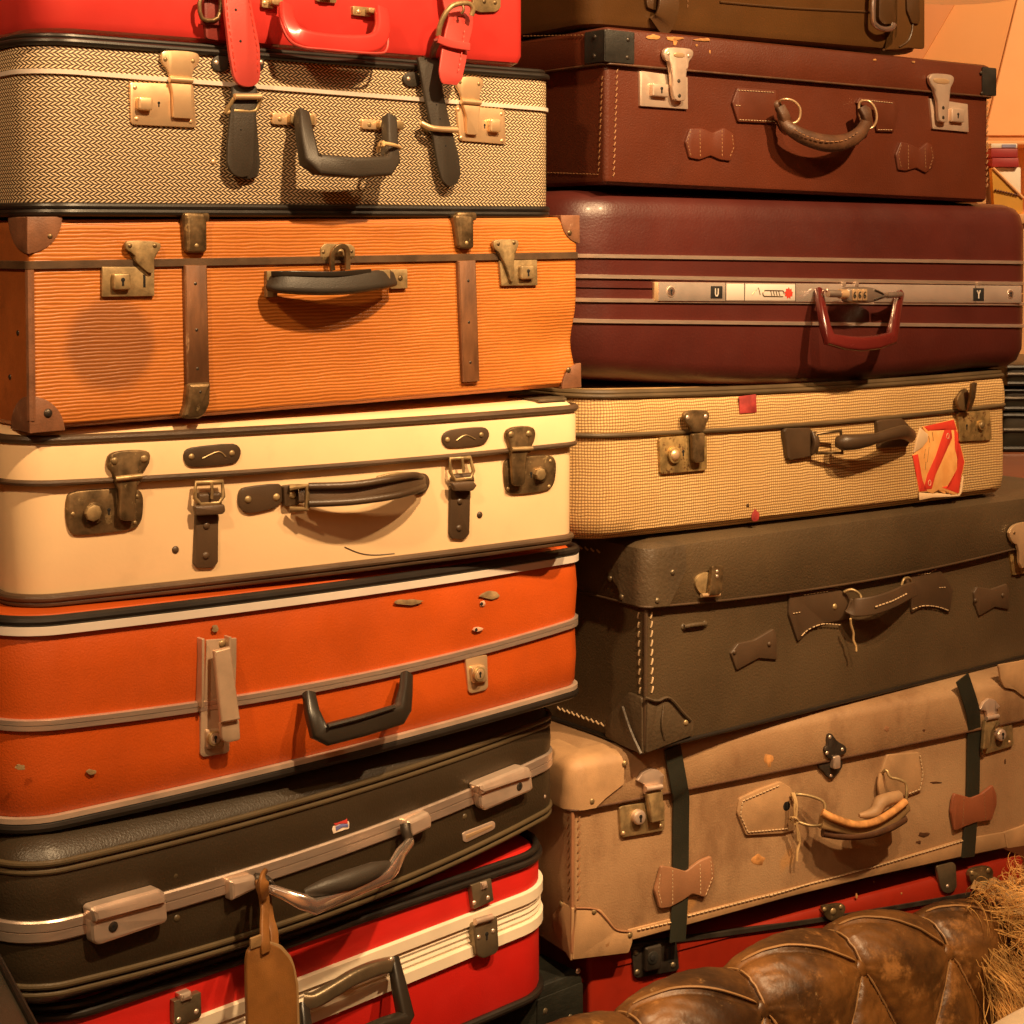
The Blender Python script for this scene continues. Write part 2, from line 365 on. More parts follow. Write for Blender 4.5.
# ---------------------------------------------------------------- a case
class Case:
    def __init__(s, name, label, cat, yaw, roll, piv, lines, ends, D=.42, R=.006, bow=0, group=None, nf=28, R2=None):
        s.R2 = R2
        t, r = math.radians(yaw), math.radians(roll)
        h = Vector((math.cos(t), math.sin(t), 0)); up = Vector((0,0,1))
        s.ex = h*math.cos(r)+up*math.sin(r); s.ez = -h*math.sin(r)+up*math.cos(r); s.ey = Vector((-math.sin(t), math.cos(t), 0))
        s.n = s.ey; s.P0 = CAM+ray((piv[0], piv[1]))*piv[2]
        s.O = Vector((0,0,0)); s.bow = 0; s.bowv = 0
        s.u0 = s.u1 = 0; s.D, s.R, s.nf = D, R, nf
        loc = lambda p: (s._hit(p, 0) - s.P0)
        bl = loc(lines[0][0])
        s.O = s.P0 + s.ex*bl.dot(s.ex) + s.ez*bl.dot(s.ez)
        s.u0 = s.P(*ends[0]).x; s.u1 = s.P(*ends[1]).x
        s.bow = bow
        s.st = [[s.P(*p) for p in ln] for ln in lines]
        M_ = Matrix((( s.ex.x, s.ey.x, s.ez.x, s.O.x), (s.ex.y, s.ey.y, s.ez.y, s.O.y), (s.ex.z, s.ey.z, s.ez.z, s.O.z), (0,0,0,1)))
        s.root = empty(name, M_); tag(s.root, label, cat, group)
        s.mw = M_
    def _hit(s, p, off):
        d = ray(p); return CAM + d*((s.P0 - s.n*off - CAM).dot(s.n)/d.dot(s.n))
    def bw(s, u):
        if not s.bow: return 0
        t = (u-s.u0)/(s.u1-s.u0)*2-1
        return s.bow*max(-.3, 1-t*t)
    def P(s, px, py, off=0):
        o = off
        for _ in range(3 if s.bow else 1):
            w = s._hit((px, py), o)-s.O; u = w.dot(s.ex)
            o = off+s.bw(u)
        return Vector((u, -o, w.dot(s.ez)))
    def L(s, pts, off=0): return [s.P(p[0], p[1], p[2] if len(p) > 2 else off) for p in pts]
    def zz(s, w, *pts, off=0):      # zoom-window points, third entry = distance off the face
        ox, oy, k = ZW[w]
        return [s.P(ox+k*p[0], oy+k*p[1], p[2] if len(p) > 2 else off) for p in pts]
    def End(s, px, py, u=None):       # a pixel on the left end plane
        u = s.u0 if u is None else u
        d = ray((px, py)); q = s.O+s.ex*u
        w = CAM + d*((q-CAM).dot(s.ex)/d.dot(s.ex)) - s.O
        return Vector((u, w.dot(s.ey), w.dot(s.ez)))
    def v(s, k, u):
        ln = s.st[k]
        if len(ln) == 1: return ln[0].z
        if len(ln) == 2 or u <= ln[0].x or u >= ln[-1].x and len(ln) == 2:
            a, b = ln[0], ln[-1] if len(ln) == 2 else ln[1]
        else:
            i = 0
            while i < len(ln)-2 and u > ln[i+1].x: i += 1
            a, b = ln[i], ln[i+1]
            if len(ln) == 3:   # smooth quadratic through three points
                x0, x1, x2 = (q.x for q in ln); y0, y1, y2 = (q.z for q in ln)
                uu = min(max(u, x0), x2)
                return y0*(uu-x1)*(uu-x2)/((x0-x1)*(x0-x2))+y1*(uu-x0)*(uu-x2)/((x1-x0)*(x1-x2))+y2*(uu-x0)*(uu-x1)/((x2-x0)*(x2-x1))
        return a.z+(b.z-a.z)*(u-a.x)/(b.x-a.x)
    def outline(s, ins=0, R=None, na=9):
        R0 = s.R if R is None else R
        a, b, y0, y1 = s.u0+ins, s.u1-ins, ins, s.D-ins; r = max(R0-ins, .0004); rl = r
        rr = max((s.R2 if s.R2 is not None and R is None else R0)-ins, .0004)
        pts = []
        def arc(cx, cy, a0):
            for i in range(na+1):
                t = a0+PI/2*i/na; pts.append((cx+r*math.cos(t), cy+r*math.sin(t), math.cos(t), math.sin(t)))
        arc(a+r, y0+r, PI)
        n = s.nf
        for i in range(1, n): pts.append((a+rl+(b-a-rl-rr)*i/n, y0, 0, -1))
        r = rr; arc(b-r, y0+r, -PI/2)
        for i in range(1, 4): pts.append((b, y0+r+(y1-y0-2*r)*i/4, 1, 0))
        arc(b-r, y1-r, 0)
        for i in range(1, 8): pts.append((b-rr-(b-a-rl-rr)*i/8, y1, 0, 1))
        r = rl
        arc(a+r, y1-r, PI/2)
        for i in range(1, 4): pts.append((a, y1-r-(y1-y0-2*r)*i/4, -1, 0))
        return pts
    def pos(s, p, k, dv, dent=None):
        u, y = p[0], p[1]
        uc = min(max(u, s.u0), s.u1)
        yy = y - s.bw(uc)*max(0, 1-y/s.D)
        q = Vector((u, yy, s.v(k, u)+dv if isinstance(k, int) else k[2]*s.v(k[1], u)+(1-k[2])*s.v(k[0], u)+dv))
        return dent(q) if dent else q
    # rings: list of (station, dv, inset)
    def shell(s, name, rings, m, R=None, parent=None, dent=None, cap0=True, cap1=True):
        bm = bmesh.new(); uvl = bm.loops.layers.uv.new('UVMap'); prev = None; first = None
        base = s.outline(0, R); per = [0]
        for i in range(len(base)):
            a, b = base[i], base[(i+1) % len(base)]; per.append(per[-1]+math.hypot(a[0]-b[0], a[1]-b[1]))
        n = len(base)
        for k, dv, ins in rings:
            o = s.outline(ins, R); ring = [bm.verts.new(s.pos(p, k, dv, dent)) for p in o]
            if prev:
                for i in range(n):
                    j = (i+1) % n
                    f = bm.faces.new((prev[i], prev[j], ring[j], ring[i]))
                    for lp, uu, vv in zip(f.loops, (per[i], per[i+1], per[i+1], per[i]), (prev[i], prev[j], ring[j], ring[i])):
                        lp[uvl].uv = (uu, vv.co.z)
            else: first = ring
            prev = ring
        for ok, ring in ((cap0, first), (cap1, prev)):
            if ok:
                f = bm.faces.new(ring)
                for lp in f.loops: lp[uvl].uv = (lp.vert.co.x, lp.vert.co.y+.5)
        return finish(bm, name, m, parent or s.root)
    def band(s, name, k, prof, m, R=None, parent=None, dent=None):   # prof: closed polygon of (dv, out)
        bm = bmesh.new(); o = s.outline(0, R); rings = []
        uvl = bm.loops.layers.uv.new('UVMap')
        for p in o:
            ring = []
            for dv, out in prof:
                q = s.pos(p, k, dv, dent); ring.append(bm.verts.new(q+Vector((p[2]*out, p[3]*out, 0))))
            rings.append(ring)
        m_ = len(prof); n = len(rings)
        for i in range(n):
            r0, r1 = rings[i], rings[(i+1) % n]
            for j in range(m_): bm.faces.new((r0[j], r0[(j+1) % m_], r1[(j+1) % m_], r1[j]))
        return finish(bm, name, m, parent or s.root)
    def wrap(s, name, rings, um, ym, m, th=.003, R=None, parent=None):
        """leather corner piece that follows the front left corner: um, ym = how far it runs along the front and the end at every ring"""
        R0 = s.R if R is None else R; G = []
        for side in (1, 0):
            g = []
            for (k, dv, ins), a, b in zip(rings, um, ym):
                i = ins-th if side else ins+.003; r = max(R0-i, .0006); row = []
                for q in range(7): row.append((s.u0+i, b+(i+r-b)*q/6))
                for q in range(1, 10): t = PI+PI/2*q/10; row.append((s.u0+i+r+r*math.cos(t), i+r+r*math.sin(t)))
                for q in range(9): row.append((s.u0+i+r+(a-s.u0-i-r)*q/8, i))
                g.append([s.pos(p, k, dv) for p in row])
            G.append(g)
        bm = bmesh.new(); V = [[[bm.verts.new(p) for p in row] for row in g] for g in G]
        nr, nc = len(rings), len(V[0][0])
        for g in V:
            for i in range(nr-1):
                for j in range(nc-1): bm.faces.new((g[i][j], g[i][j+1], g[i+1][j+1], g[i+1][j]))
        A_, B_ = V
        for i in range(nr-1):
            for j in (0, nc-1): bm.faces.new((A_[i][j], A_[i+1][j], B_[i+1][j], B_[i][j]))
        for j in range(nc-1):
            for i in (0, nr-1): bm.faces.new((A_[i][j], A_[i][j+1], B_[i][j+1], B_[i][j]))
        return finish(bm, name, m, parent or s.root, sharp=.7)
    def piping(s, name, k, dv, r, m, out=0, R=None, parent=None, rv=None, dent=None):
        n = 10
        return s.band(name, k, [(dv+(rv or r)*math.sin(2*PI*i/n), out+r*math.cos(2*PI*i/n)) for i in range(n)], m, R, parent, dent)
    def strip(s, name, k, d0, d1, t, m, R=None, parent=None, grooves=0, dent=None):
        pr = [(d0, -.002), (d1, -.002), (d1, t*.6), (d1-(d1-d0)*.08, t)]
        for g in range(grooves):
            f = 1-(g+1)/(grooves+1); w = (d1-d0)*.03; c_ = d0+(d1-d0)*f
            pr += [(c_+w, t), (c_, t*.35), (c_-w, t)]
        pr += [(d0+(d1-d0)*.08, t), (d0, t*.6)]
        return s.band(name, k, pr, m, R, parent, dent)
    # ---- hardware on the front face: slide a point along its line of sight onto the height where the part sits
    def rp(s, q, off):
        if not hasattr(s, '_cl') or s._cm is not s.mw: s._cl = s.mw.inverted() @ CAM; s._cm = s.mw
        r = q.copy()
        for _ in range(3):
            y = -(off+s.bw(r.x)); k = (y-q.y)/(s._cl.y-q.y); r = q+(s._cl-q)*k
        return r
    def fr(s, base=0):
        return lambda a, b, h: Vector((a, -(h+base+s.bw(a)), b))
    def plate(s, name, pts, th, m, parent=None, off=0, r=.0015, bev=.0007, smooth=0, label=None, seg=4, fr=None):
        pts = [s.rp(q, off+th*.7) for q in pts]
        p = [(q.x, q.z) for q in pts]
        if smooth: p = chaikin(p, smooth)
        elif r: p = roundpoly(p, r, seg)
        bm = bmesh.new(); slab(bm, p, fr or s.fr(), off-.0008, off+th, bev)
        o = finish(bm, name, m, parent or s.root, sharp=.5); 
        if label: o['label'] = label
        return o
    def rect(s, name, a, b, th, m, parent=None, off=0, r=.0015, bev=.0007, label=None):   # a,b local corners
        p = [Vector((a.x,0,a.z)), Vector((b.x,0,a.z)), Vector((b.x,0,b.z)), Vector((a.x,0,b.z))]
        return s.plate(name, p, th, m, parent, off, r, bev, label=label)
    def rivet(s, q, r, m, parent=None, off=0, h=None, name='rivet'):
        q = s.rp(q, off+.001); bm = bmesh.new(); dome(bm, Vector((q.x, -(off+s.bw(q.x))+.0003, q.z)), Vector((0,-1,0)), r, h or r*.55)
        return finish(bm, name, m, parent or s.root)
    def rivets(s, w, pts, r, m, parent=None, off=0, name='rivet'):
        for p in pts: s.rivet(s.zz(w, p)[0], r, m, parent, off, name=name)
    def tube(s, name, path, prof, m, parent=None, n=6, closed=False, scales=None, smooth=True, hint=Vector((0,-1,0)), label=None):
        bm = bmesh.new(); P_ = catmull(path, n, closed) if smooth else path
        if scales and len(scales) != len(P_):
            S_ = []
            for i in range(len(P_)):
                x = i/(len(P_)-1)*(len(scales)-1); j = min(int(x), len(scales)-2); S_.append(scales[j]+(scales[j+1]-scales[j])*(x-j))
            scales = S_
        sweep(bm, P_, prof, hint, closed, scales)
        o = finish(bm, name, m, parent or s.root, sharp=.9)
        if label: o['label'] = label
        return o
    def disc(s, name, q, r, th, m, parent=None, off=0, hole=0, n=20, bev=.0006):
        q = s.rp(q, off+th); p = [(q.x+r*math.cos(2*PI*i/n), q.z+r*math.sin(2*PI*i/n)) for i in range(n)]
        bm = bmesh.new(); slab(bm, p, s.fr(), off-.0005, off+th, bev)
        return finish(bm, name, m, parent or s.root, sharp=.5)
    def keyhole(s, q, parent, off, k=.0018):
        k *= 1.35
        q = s.rp(q, off); p = [(q.x+k*math.cos(t)*.8, q.z+k*.8+k*math.sin(t)*.8) for t in [i*PI/5-.3*PI for i in range(8)]]
        p = [(q.x+k*.7*math.cos(2*PI*i/10), q.z+k*.5+k*.7*math.sin(2*PI*i/10)) for i in range(10)]
        bm = bmesh.new(); slab(bm, p, s.fr(), off-.0003, off+.0003, .0001)
        slab(bm, [(q.x-k*.35, q.z-k*1.4), (q.x+k*.35, q.z-k*1.4), (q.x+k*.35, q.z+k*.5), (q.x-k*.35, q.z+k*.5)], s.fr(), off-.0003, off+.0003, .0001)
        return finish(bm, 'keyhole', 'dark_hole', parent)
    def stitch(s, pts, m='thread', dash=.004, gap=.0025, r=.0006, off=0, parent=None, normal=Vector((0,-1,0)), bm=None, slant=0, smooth=0):
        own = bm is None
        if own: bm = bmesh.new()
        ly = bm.faces.layers.int.get('ln') or bm.faces.layers.int.new('ln'); nf0 = len(bm.faces)
        P_ = [q.copy() for q in pts]
        if smooth: P_ = catmull(P_, smooth)
        for a, b in zip(P_, P_[1:]):
            L_ = (b-a).length
            if L_ < 1e-6: continue
            d = (b-a)/L_; sd = d.cross(normal).normalized(); x = 0.0
            dd = (d+sd*slant).normalized()
            while x+dash*.6 < L_:
                c = a+d*(x+dash/2)+normal*(off)
                e = dash/2
                sweep(bm, [c-dd*e, c-dd*e*.6+normal*r*.6, c+dd*e*.6+normal*r*.6, c+dd*e], circ(r, 6), normal)
                x += dash+gap
        s.nrow = getattr(s, 'nrow', 0)+1
        bm.faces.ensure_lookup_table()
        for f in bm.faces[nf0:]: f[ly] = s.nrow
        if own: return finish(bm, 'stitching', m, parent or s.root)
        return bm
    def latch_hasp(s, w, body, th, m, parent, off, smooth=1):
        return s.plate('hasp', s.zz(w, *body), th, m, parent, off, smooth=smooth)
LX = lambda lines: (300, lines[0][0][1], 1.85)
RX = lambda lines: (800, lines[0][0][1], 2.36)

# ================================================================ LEFT STACK, top to bottom
def red_gloss_case():
    ln = [[(60, 31), (521, 66)], [(60, -58), (515, -44)]]
    c = Case('suitcase', 'glossy red suitcase with red leather straps on top of the left stack', 'suitcase', 38, 0, LX(ln), ln, [(36, 44), (526, 76)], D=.4, R=.05, R2=.015)
    c.shell('body', [(0,0,.012),(0,.004,.004),(0,.012,0),(1,-.012,0),(1,-.004,.004),(1,0,.012)], 'red_gloss')
    # carrying handle
    h = c.tube('handle', c.zz('Y', (292,18,.014), (300,75,.026), (335,125,.034), (420,146,.036), (540,152,.036), (600,140,.034), (622,95,.026), (618,30,.014)),
               rrp(.011, .021, .4), 'red_gloss', n=5, scales=[.75,.85,1,1,1,1,.9,.75])
    c.tube('handle_seam', c.zz('Y', (272,25,.016), (280,85,.028), (308,138,.036), (350,160,.039), (420,168,.041), (600,182,.04), (638,165,.036), (640,100,.028)), circ(.0014, 6), 'red_leather', h)
    for q in (((210,-12),(252,30)), ((520,20),(582,58))):
        a, b = c.zz('Y', *q); p = c.rect('handle_mount', a, b, .005, 'brass_old', r=.002)
        c.rivet(c.zz('Y', ((q[0][0]+q[1][0])/2-8, (q[0][1]+q[1][1])/2))[0], .0028, 'brass_pale', p, .005)
        a, b = c.zz('Y', (q[1][0]-12, q[0][1]+6), (q[1][0]+28, q[1][1]-10)); c.rect('lug', a, b, .013, 'brass_old', p, r=.003)
    a, b = c.zz('Y', (395,-40), (465,12)); lk = c.rect('latch', a, b, .004, 'brass_old', r=.003)
    a, b = c.zz('Y', (412,-30), (448,0)); c.rect('hasp', a, b, .009, 'brass_old', lk, r=.003)
    pl = c.plate('latch', c.zz('B', (620,-30), (705,-30), (705,25), (690,38), (640,40), (612,28)), .004, 'brass_old', r=.002)
    c.rivets('B', [(655,5), (690,8)], .0028, 'brass_dark', pl, .004)
    # straps
    def leather_strap(path, w, th, m, name='strap', tip=True, parent=None):
        sc_ = [1]*len(path)
        return c.tube(name, path, rrp(th, w, .3), m, parent, n=6, scales=sc_)
    s = c.plate('strap', c.zz('A', (757,-60), (845,-60), (868,70), (886,160), (888,250), (884,278), (866,295), (838,297), (812,288), (797,262), (782,180), (766,40)), .0035, 'red_leather', off=.018, r=.004)
    bm = c.stitch(c.zz('A', (842,-50,.022), (862,75,.022), (878,165,.022), (880,245,.022)), dash=.004, gap=.003, r=.0004, bm=bmesh.new())
    c.stitch(c.zz('A', (770,-50,.022), (778,60,.022), (796,185,.022), (806,255,.022)), dash=.004, gap=.003, r=.0004, bm=bm)
    finish(bm, 'stitching', 'mark_red', s)
    for p in ((806,33),(822,140)): c.disc('strap_hole', c.zz('A', p)[0], .0014, .0008, 'dark_hole', s, .0215)
    # buckle and strap stub at left (dark red leather)
    s2 = c.plate('strap', c.zz('Y', (10,-40), (64,-40), (70,60), (66,140), (20,132), (14,60)), .004, 'red_dark_leather', off=.002, r=.003)
    a, b = c.zz('Y', (8,66), (72,88)); c.rect('keeper', a, b, .005, 'red_dark_leather', s2, .005, r=.001)
    c.tube('buckle', c.zz('Y', (4,-10,.012), (6,62,.012), (60,62,.012), (68,-10,.012)), circ(.0024, 8), 'brass_dark', s2, closed=True, n=3)
    # right strap with buckle and hanging tail
    t = c.tube('strap', c.zz('B', (556,-60,.012), (562,10,.012), (578,60,.016), (566,120,.024), (555,180,.03), (545,240,.034), (543,270,.034)), rrp(.003, .036, .4), 'red_leather', n=6, scales=[1,1,1,1,1,.92,.55])
    bm = c.stitch(c.zz('B', (590,95,.024), (585,150,.031), (570,235,.037)), dash=.004, gap=.003, r=.0004, bm=bmesh.new()); finish(bm, 'stitching', 'mark_red', t)
    k = c.zz('B', (505,125,.034), (545,140,.034), (606,150,.034))
    c.tube('keeper', k, rrp(.003, .009, .3), 'red_leather', t, n=4)
    c.tube('keeper_side', c.zz('B', (505,125,.034), (492,160,.02), (487,190,.006)), rrp(.003, .011, .3), 'red_dark_leather', t, n=4)
    bk = c.tube('buckle', c.zz('B', (506,114,.02), (512,82,.024), (530,42,.028), (556,16,.03), (600,10,.03), (617,26,.03), (612,50,.028)), circ(.0032, 8), 'brass_old', t, n=4)
    c.tube('prong', c.zz('B', (582,10,.03), (588,30,.032), (580,44,.03)), circ(.0016, 6), 'brass_dark', t, n=3)
    return c

def herringbone_case():
    ln = [[(60, 214), (548, 216)], [(67, 72), (546, 109.5)], [(60, 34), (545, 71)]]
    c = Case('suitcase', 'herringbone tweed suitcase with black trim, second from top of the left stack', 'suitcase', 38.5, 0, LX(ln), ln, [(30, 214), (556, 216)], D=.42, R=.05, R2=.03)
    c.shell('body', [(0,.002,.012),(0,.006,.003),(0,.014,0),(1,-.001,0)], 'herring', cap1=False)
    c.shell('lid', [(1,.001,0),(2,-.012,0),(2,-.004,.003),(2,-.001,.012)], 'herring', cap0=False)
    c.piping('piping', 0, .008, .004, 'black_trim', .001); c.piping('piping', 0, .002, .0045, 'black_trim', 0)
    c.piping('piping', 2, -.007, .004, 'black_trim', .001); c.piping('piping', 2, -.001, .0032, 'black_trim', -.004)
    c.strip('seam_trim', 1, -.0024, .0026, .0028, 'white_trim')
    def lock(w, plate, hasp, arm, hinge, knob, key, riv, riv2):
        p = c.plate('latch', c.zz(w, *plate), .003, 'brass_pale', r=.004)
        q = c.plate('hasp', c.zz(w, *hasp), .003, 'brass_pale', p, .003, smooth=2)
        c.plate('hasp_arm', c.zz(w, *arm), .003, 'brass_pale', p, .0045, r=.002, smooth=0)
        P_ = c.zz(w, *hinge, off=.0075)
        c.tube('hinge', P_, circ(.0032, 8), 'brass_pale', p)
        a, b = c.zz(w, *knob); c.rect('lock_slide', a, b, .008, 'brass_pale', p, .002, r=.003, bev=.002)
        c.keyhole(c.zz(w, key)[0], p, .003, .0016)
        c.rivets(w, riv, .0026, 'brass_pale', p, .003); c.rivets(w, riv2, .0026, 'brass_old', p, .006)
    lock('A', [(440,281),(660,288),(669,436),(447,425)], [(548,185),(558,174),(600,172),(668,178),(681,192),(678,215),(657,240),(655,272),(580,268),(575,240),(552,215)],
         [(578,278),(655,282),(656,405),(590,402),(588,315)], [(578,270),(656,275)], [(470,330),(520,378)], (542,355), [(462,298),(648,312),(468,405),(652,415)], [(566,202),(660,208)])
    lock('B', [(562,336),(718,350),(722,462),(575,450)], [(562,262),(585,244),(636,246),(652,260),(645,285),(638,300),(640,328),(582,322),(578,300),(566,280)],
         [(582,330),(640,333),(632,432),(598,430),(596,370)], [(580,324),(641,329)], [(670,380),(706,424)], (655,403), [(572,350),(710,365),(582,440),(712,450)], [(578,262),(638,268)])
    # black straps
    def strap(w, tabs, tail, tail2, holes, bar, frame):
        p = c.plate('strap', c.zz(w, *tail), .003, 'black_leather', off=.011, r=.004)
        if tail2: c.plate('strap_end', c.zz(w, *tail2), .003, 'black_leather', p, .005, r=.004)
        for t in tabs:
            q = c.plate('strap_tab', c.zz(w, *t[0]), .003, 'black_leather', p, 0, r=.006); c.rivet(c.zz(w, t[1])[0], .0028, 'nickel', q, .003)
        for hh in holes: c.disc('strap_hole', c.zz(w, hh)[0], .0012, .0006, 'dark_hole', p, .0138)
        c.tube('buckle', c.zz(w, *bar), circ(.0035, 8), 'brass_pale', p, n=3)
        c.tube('buckle_frame', c.zz(w, *frame), circ(.0025, 8), 'brass_old', p, n=3)
    strap('A', [([(778,185),(745,185),(722,205),(725,235),(750,245),(780,240)], (740,213)), ([(870,185),(895,190),(903,210),(898,240),(870,240)], (893,212))],
          [(795,290),(876,292),(878,345),(868,470),(862,560),(850,600),(820,606),(795,595),(776,565),(776,500),(790,345)],
          [(868,345),(876,420),(888,560),(880,600),(850,612),(820,606),(820,400)], [(823,442),(845,350)],
          [(800,330,.017),(890,330,.017)], [(890,332,.015),(870,378,.012),(800,378,.012),(770,385,.008),(800,335,.015)])
    strap('B', [([(442,230),(410,230),(392,245),(395,265),(412,278),(448,276)], (413,252))],
          [(440,182),(508,186),(522,300),(545,400),(572,500),(578,560),(565,590),(540,598),(520,580),(505,530),(485,410),(460,290)], None,
          [(502,335),(513,380),(531,466)], [(452,394,.012),(490,411,.017),(566,416,.017)], [(452,394,.012),(455,405,.006),(470,420,.003)])
    # handle
    h = c.tube('handle', c.zz('W', (262,100,.014),(272,170,.028),(296,300,.04),(330,318,.044),(480,332,.045),(620,325,.044),(640,300,.04),(640,230,.03),(636,118,.014)),
               rrp(.017, .0175, .22, 3), 'black_leather', n=1, smooth=False, scales=[.8,.9,1.1,1.25,1.3,1.25,1.05,.85,.8])
    for q in (((136,96),(220,150)), ((518,124),(600,170))):
        a, b = c.zz('W', *q); p = c.rect('handle_mount', a, b, .004, 'brass_pale', r=.003); c.rivet(c.zz('W', (q[0][0]+36, (q[0][1]+q[1][1])/2))[0], .003, 'brass_old', p, .004)
        a, b = c.zz('W', (q[1][0]-10, q[0][1]+6), (q[1][0]+92, q[1][1]-2)); c.rect('lug', a, b, .012, 'brass_old', p, r=.003)
    a, b = c.zz('W', (295,100), (325,150)); c.rect('handle_mount', a, b, .004, 'brass_pale', r=.002)
    a, b = c.zz('W', (664,128), (686,174)); c.rect('handle_mount', a, b, .004, 'brass_pale', r=.002)
    c.rivets('A', [(730,552)], .0032, 'brass_pale')
    # cord tied round the handle arm: lies on the handle, so a thing of its own
    bm = bmesh.new()
    sweep(bm, catmull(c.zz('W', (590,262,.03),(594,232,.038),(610,228,.05),(640,232,.052),(665,238,.046),(682,246,.03)), 5), circ(.0022, 8))
    sweep(bm, catmull(c.zz('W', (600,228,.046),(612,222,.05),(612,236,.052),(598,240,.046)), 4, True), circ(.0018, 8), closed=True)
    o = finish(bm, 'string', 'string'); o.matrix_world = c.mw; tag(o, 'pale string tied around the black handle of the herringbone suitcase', 'string')
    return c

def guard(c, u, k, dv, r, m, left=True, top=True, parent=None, th=.0022, ry=None, rz=None, name='corner_guard'):
    """a three sided corner cap: a quarter disc on the front, on the end and on the top or bottom"""
    bm = bmesh.new(); sx = 1 if left else -1; sz = -1 if top else 1
    ry = ry or r; rz = rz or r; n = 8; zc = c.v(k, u)+dv
    def q(a, b): return [(0,0)]+[(a*math.cos(PI/2*i/n), b*math.sin(PI/2*i/n)) for i in range(n+1)]
    slab(bm, q(r, rz), lambda a, b, h: Vector((u+sx*(a-.002), -h-c.bw(u), zc+sz*(b-.002))), -.001, th)
    slab(bm, q(ry, rz), lambda a, b, h: Vector((u-sx*h, a-.002, zc+sz*(b-.002))), -.001, th)
    slab(bm, q(r, ry), lambda a, b, h: Vector((u+sx*(a-.002), b-.002, zc-sz*h)), -.001, th)
    return finish(bm, name, m, parent or c.root, sharp=.5)

def amber_case():
    global STAIN
    ln = [[(30, 431), (300, 409), (576, 386)], [(32, 265.5), (580, 255.5)], [(30, 219), (578, 217)]]
    c = Case('suitcase', 'amber ribbed fibre suitcase with two wooden slats, third from top of the left stack', 'suitcase', 37.5, .75, LX(ln), ln, [(31, 431), (579, 386)], D=.44, R=.007)
    s = c.zz('Cc', (378, 530))[0]; STAIN = (s.x, s.z); MT['ribbed'] = ribbed()
    dq = c.zz('D', (905, 505))[0]
    def dent(q):
        d = math.hypot((q.x-dq.x)/.05, (q.z-dq.z)/.03)
        f = math.exp(-d*d)*(1 if q.y < .1 else 0)
        q = q.copy(); q.y += .009*f*max(0, 1-q.y/.06); q.x -= .005*f*max(0, min(1, (q.x-(c.u1-.03))/.03))
        return q
    rg = [(0,0,.006),(0,.005,.001)]+[((0,1,i/14), 0, 0) for i in range(1,14)]+[(1,-.001,0)]
    c.nf = 60
    b = c.shell('body', rg, 'ribbed', dent=dent, cap1=False)
    b.data.materials.append(MT['ribbed_end'])
    l = c.shell('lid', [(1,.001,-.001)]+[((1,2,i/4), 0, -.001) for i in range(1,4)]+[(2,-.007,-.001),(2,-.001,.003),(2,0,.01)], 'ribbed', cap0=False)
    l.data.materials.append(MT['ribbed_end'])
    for o in (b, l):
        for p in o.data.polygons:
            if p.normal.x < -.8: p.material_index = 1
    c.nf = 28
    c.strip('seam_trim', 1, -.004, .0045, .003, 'seam_brown')
    # brown edging down the front left corner
    bm = bmesh.new(); sweep(bm, [Vector((c.u0+.001, .001, c.v(0, c.u0)+.01)), Vector((c.u0+.001, .001, c.v(1, c.u0)-.004))], circ(.0045, 8)); finish(bm, 'edge_strip', 'corner_leather', c.root)
    for left in (True, False):
        for top in (True, False):
            g = guard(c, c.u0 if left else c.u1, 2 if top else 0, 0, .036 if left else .03, 'corner_leather', left, top, rz=.036 if left else (.034 if top else .03), ry=.05)
    c.rivets('Cc', [(172,158)], .003, 'brass_dark', None, .002)
    c.rivets('Cc', [(165,762)], .0048, 'steel_dark', None, .002); c.rivets('D', [(925,142), (922,595)], .0038, 'brass_dark', None, .002)
    for p in ((18,333),(10,377)):
        e = c.End(*p); bm = bmesh.new(); dome(bm, e, Vector((-1,0,0)), .003, .0015); finish(bm, 'rivet', 'steel_dark', c.root)
    for w, sl, capt, capb, nails in (('Cc', [(628,256),(705,256),(714,662),(636,664)], [(622,78),(640,74),(698,78),(706,95),(707,205),(698,214),(640,214),(632,206)],
                                 [(640,660),(719,656),(716,730),(700,765),(680,780),(640,782),(620,774),(634,730)], [(668,320),(672,478),(675,610)]),
                                ('D', [(553,234),(612,232),(625,632),(570,635)], [(540,84),(555,80),(598,84),(606,95),(607,190),(598,195),(562,194),(554,186)], None, [(590,300),(592,437),(597,570)])):
        t = c.plate('slat', c.zz(w, *sl), .006, 'slat_wood', r=.001, bev=.0015)
        c.rivets(w, nails, .0024, 'steel_dark', t, .0055)
        a = c.plate('slat_cap', c.zz(w, *capt), .009, 'brass_dark', off=.001, r=.003, bev=.004)
        # the cap bends back over the lid
        x0, x1 = c.zz(w, capt[0])[0].x, c.zz(w, capt[3])[0].x; zt = c.v(2, x0)
        bm = bmesh.new(); box(bm, min(x0,x1), max(x0,x1), -.008, .09, zt-.004, zt+.006, .003); finish(bm, 'cap_top', 'brass_dark', a)
        c.rivet(c.zz(w, (672,190) if w == 'Cc' else (585,175))[0], .0028, 'brass_old', a, .0095)
        if capb:
            a = c.plate('slat_cap', c.zz(w, *capb), .009, 'brass_dark', off=.001, r=.003, bev=.004); c.rivet(c.zz(w, (685,690))[0], .0022, 'steel_dark', a, .0095)
    def lock(w, plate, hasp, slot, knob, key, riv):
        p = c.plate('latch', c.zz(w, *plate), .004, 'brass_old', r=.001)
        q = c.plate('hasp', c.zz(w, *hasp), .004, 'brass_old', p, .004, smooth=1)
        c.rivets(w, riv, .0026, 'brass_dark', q, .008)
        a, b = c.zz(w, *knob); k = c.rect('lock_slide', a, b, .007, 'brass_old', p, .003, r=.003, bev=.002)
        c.keyhole(c.zz(w, key)[0], p, .0101, .0024)
        if slot: a, b = c.zz(w, *slot); c.rect('slot', a, b, .0006, 'dark_hole', p, .0038, r=.0003)
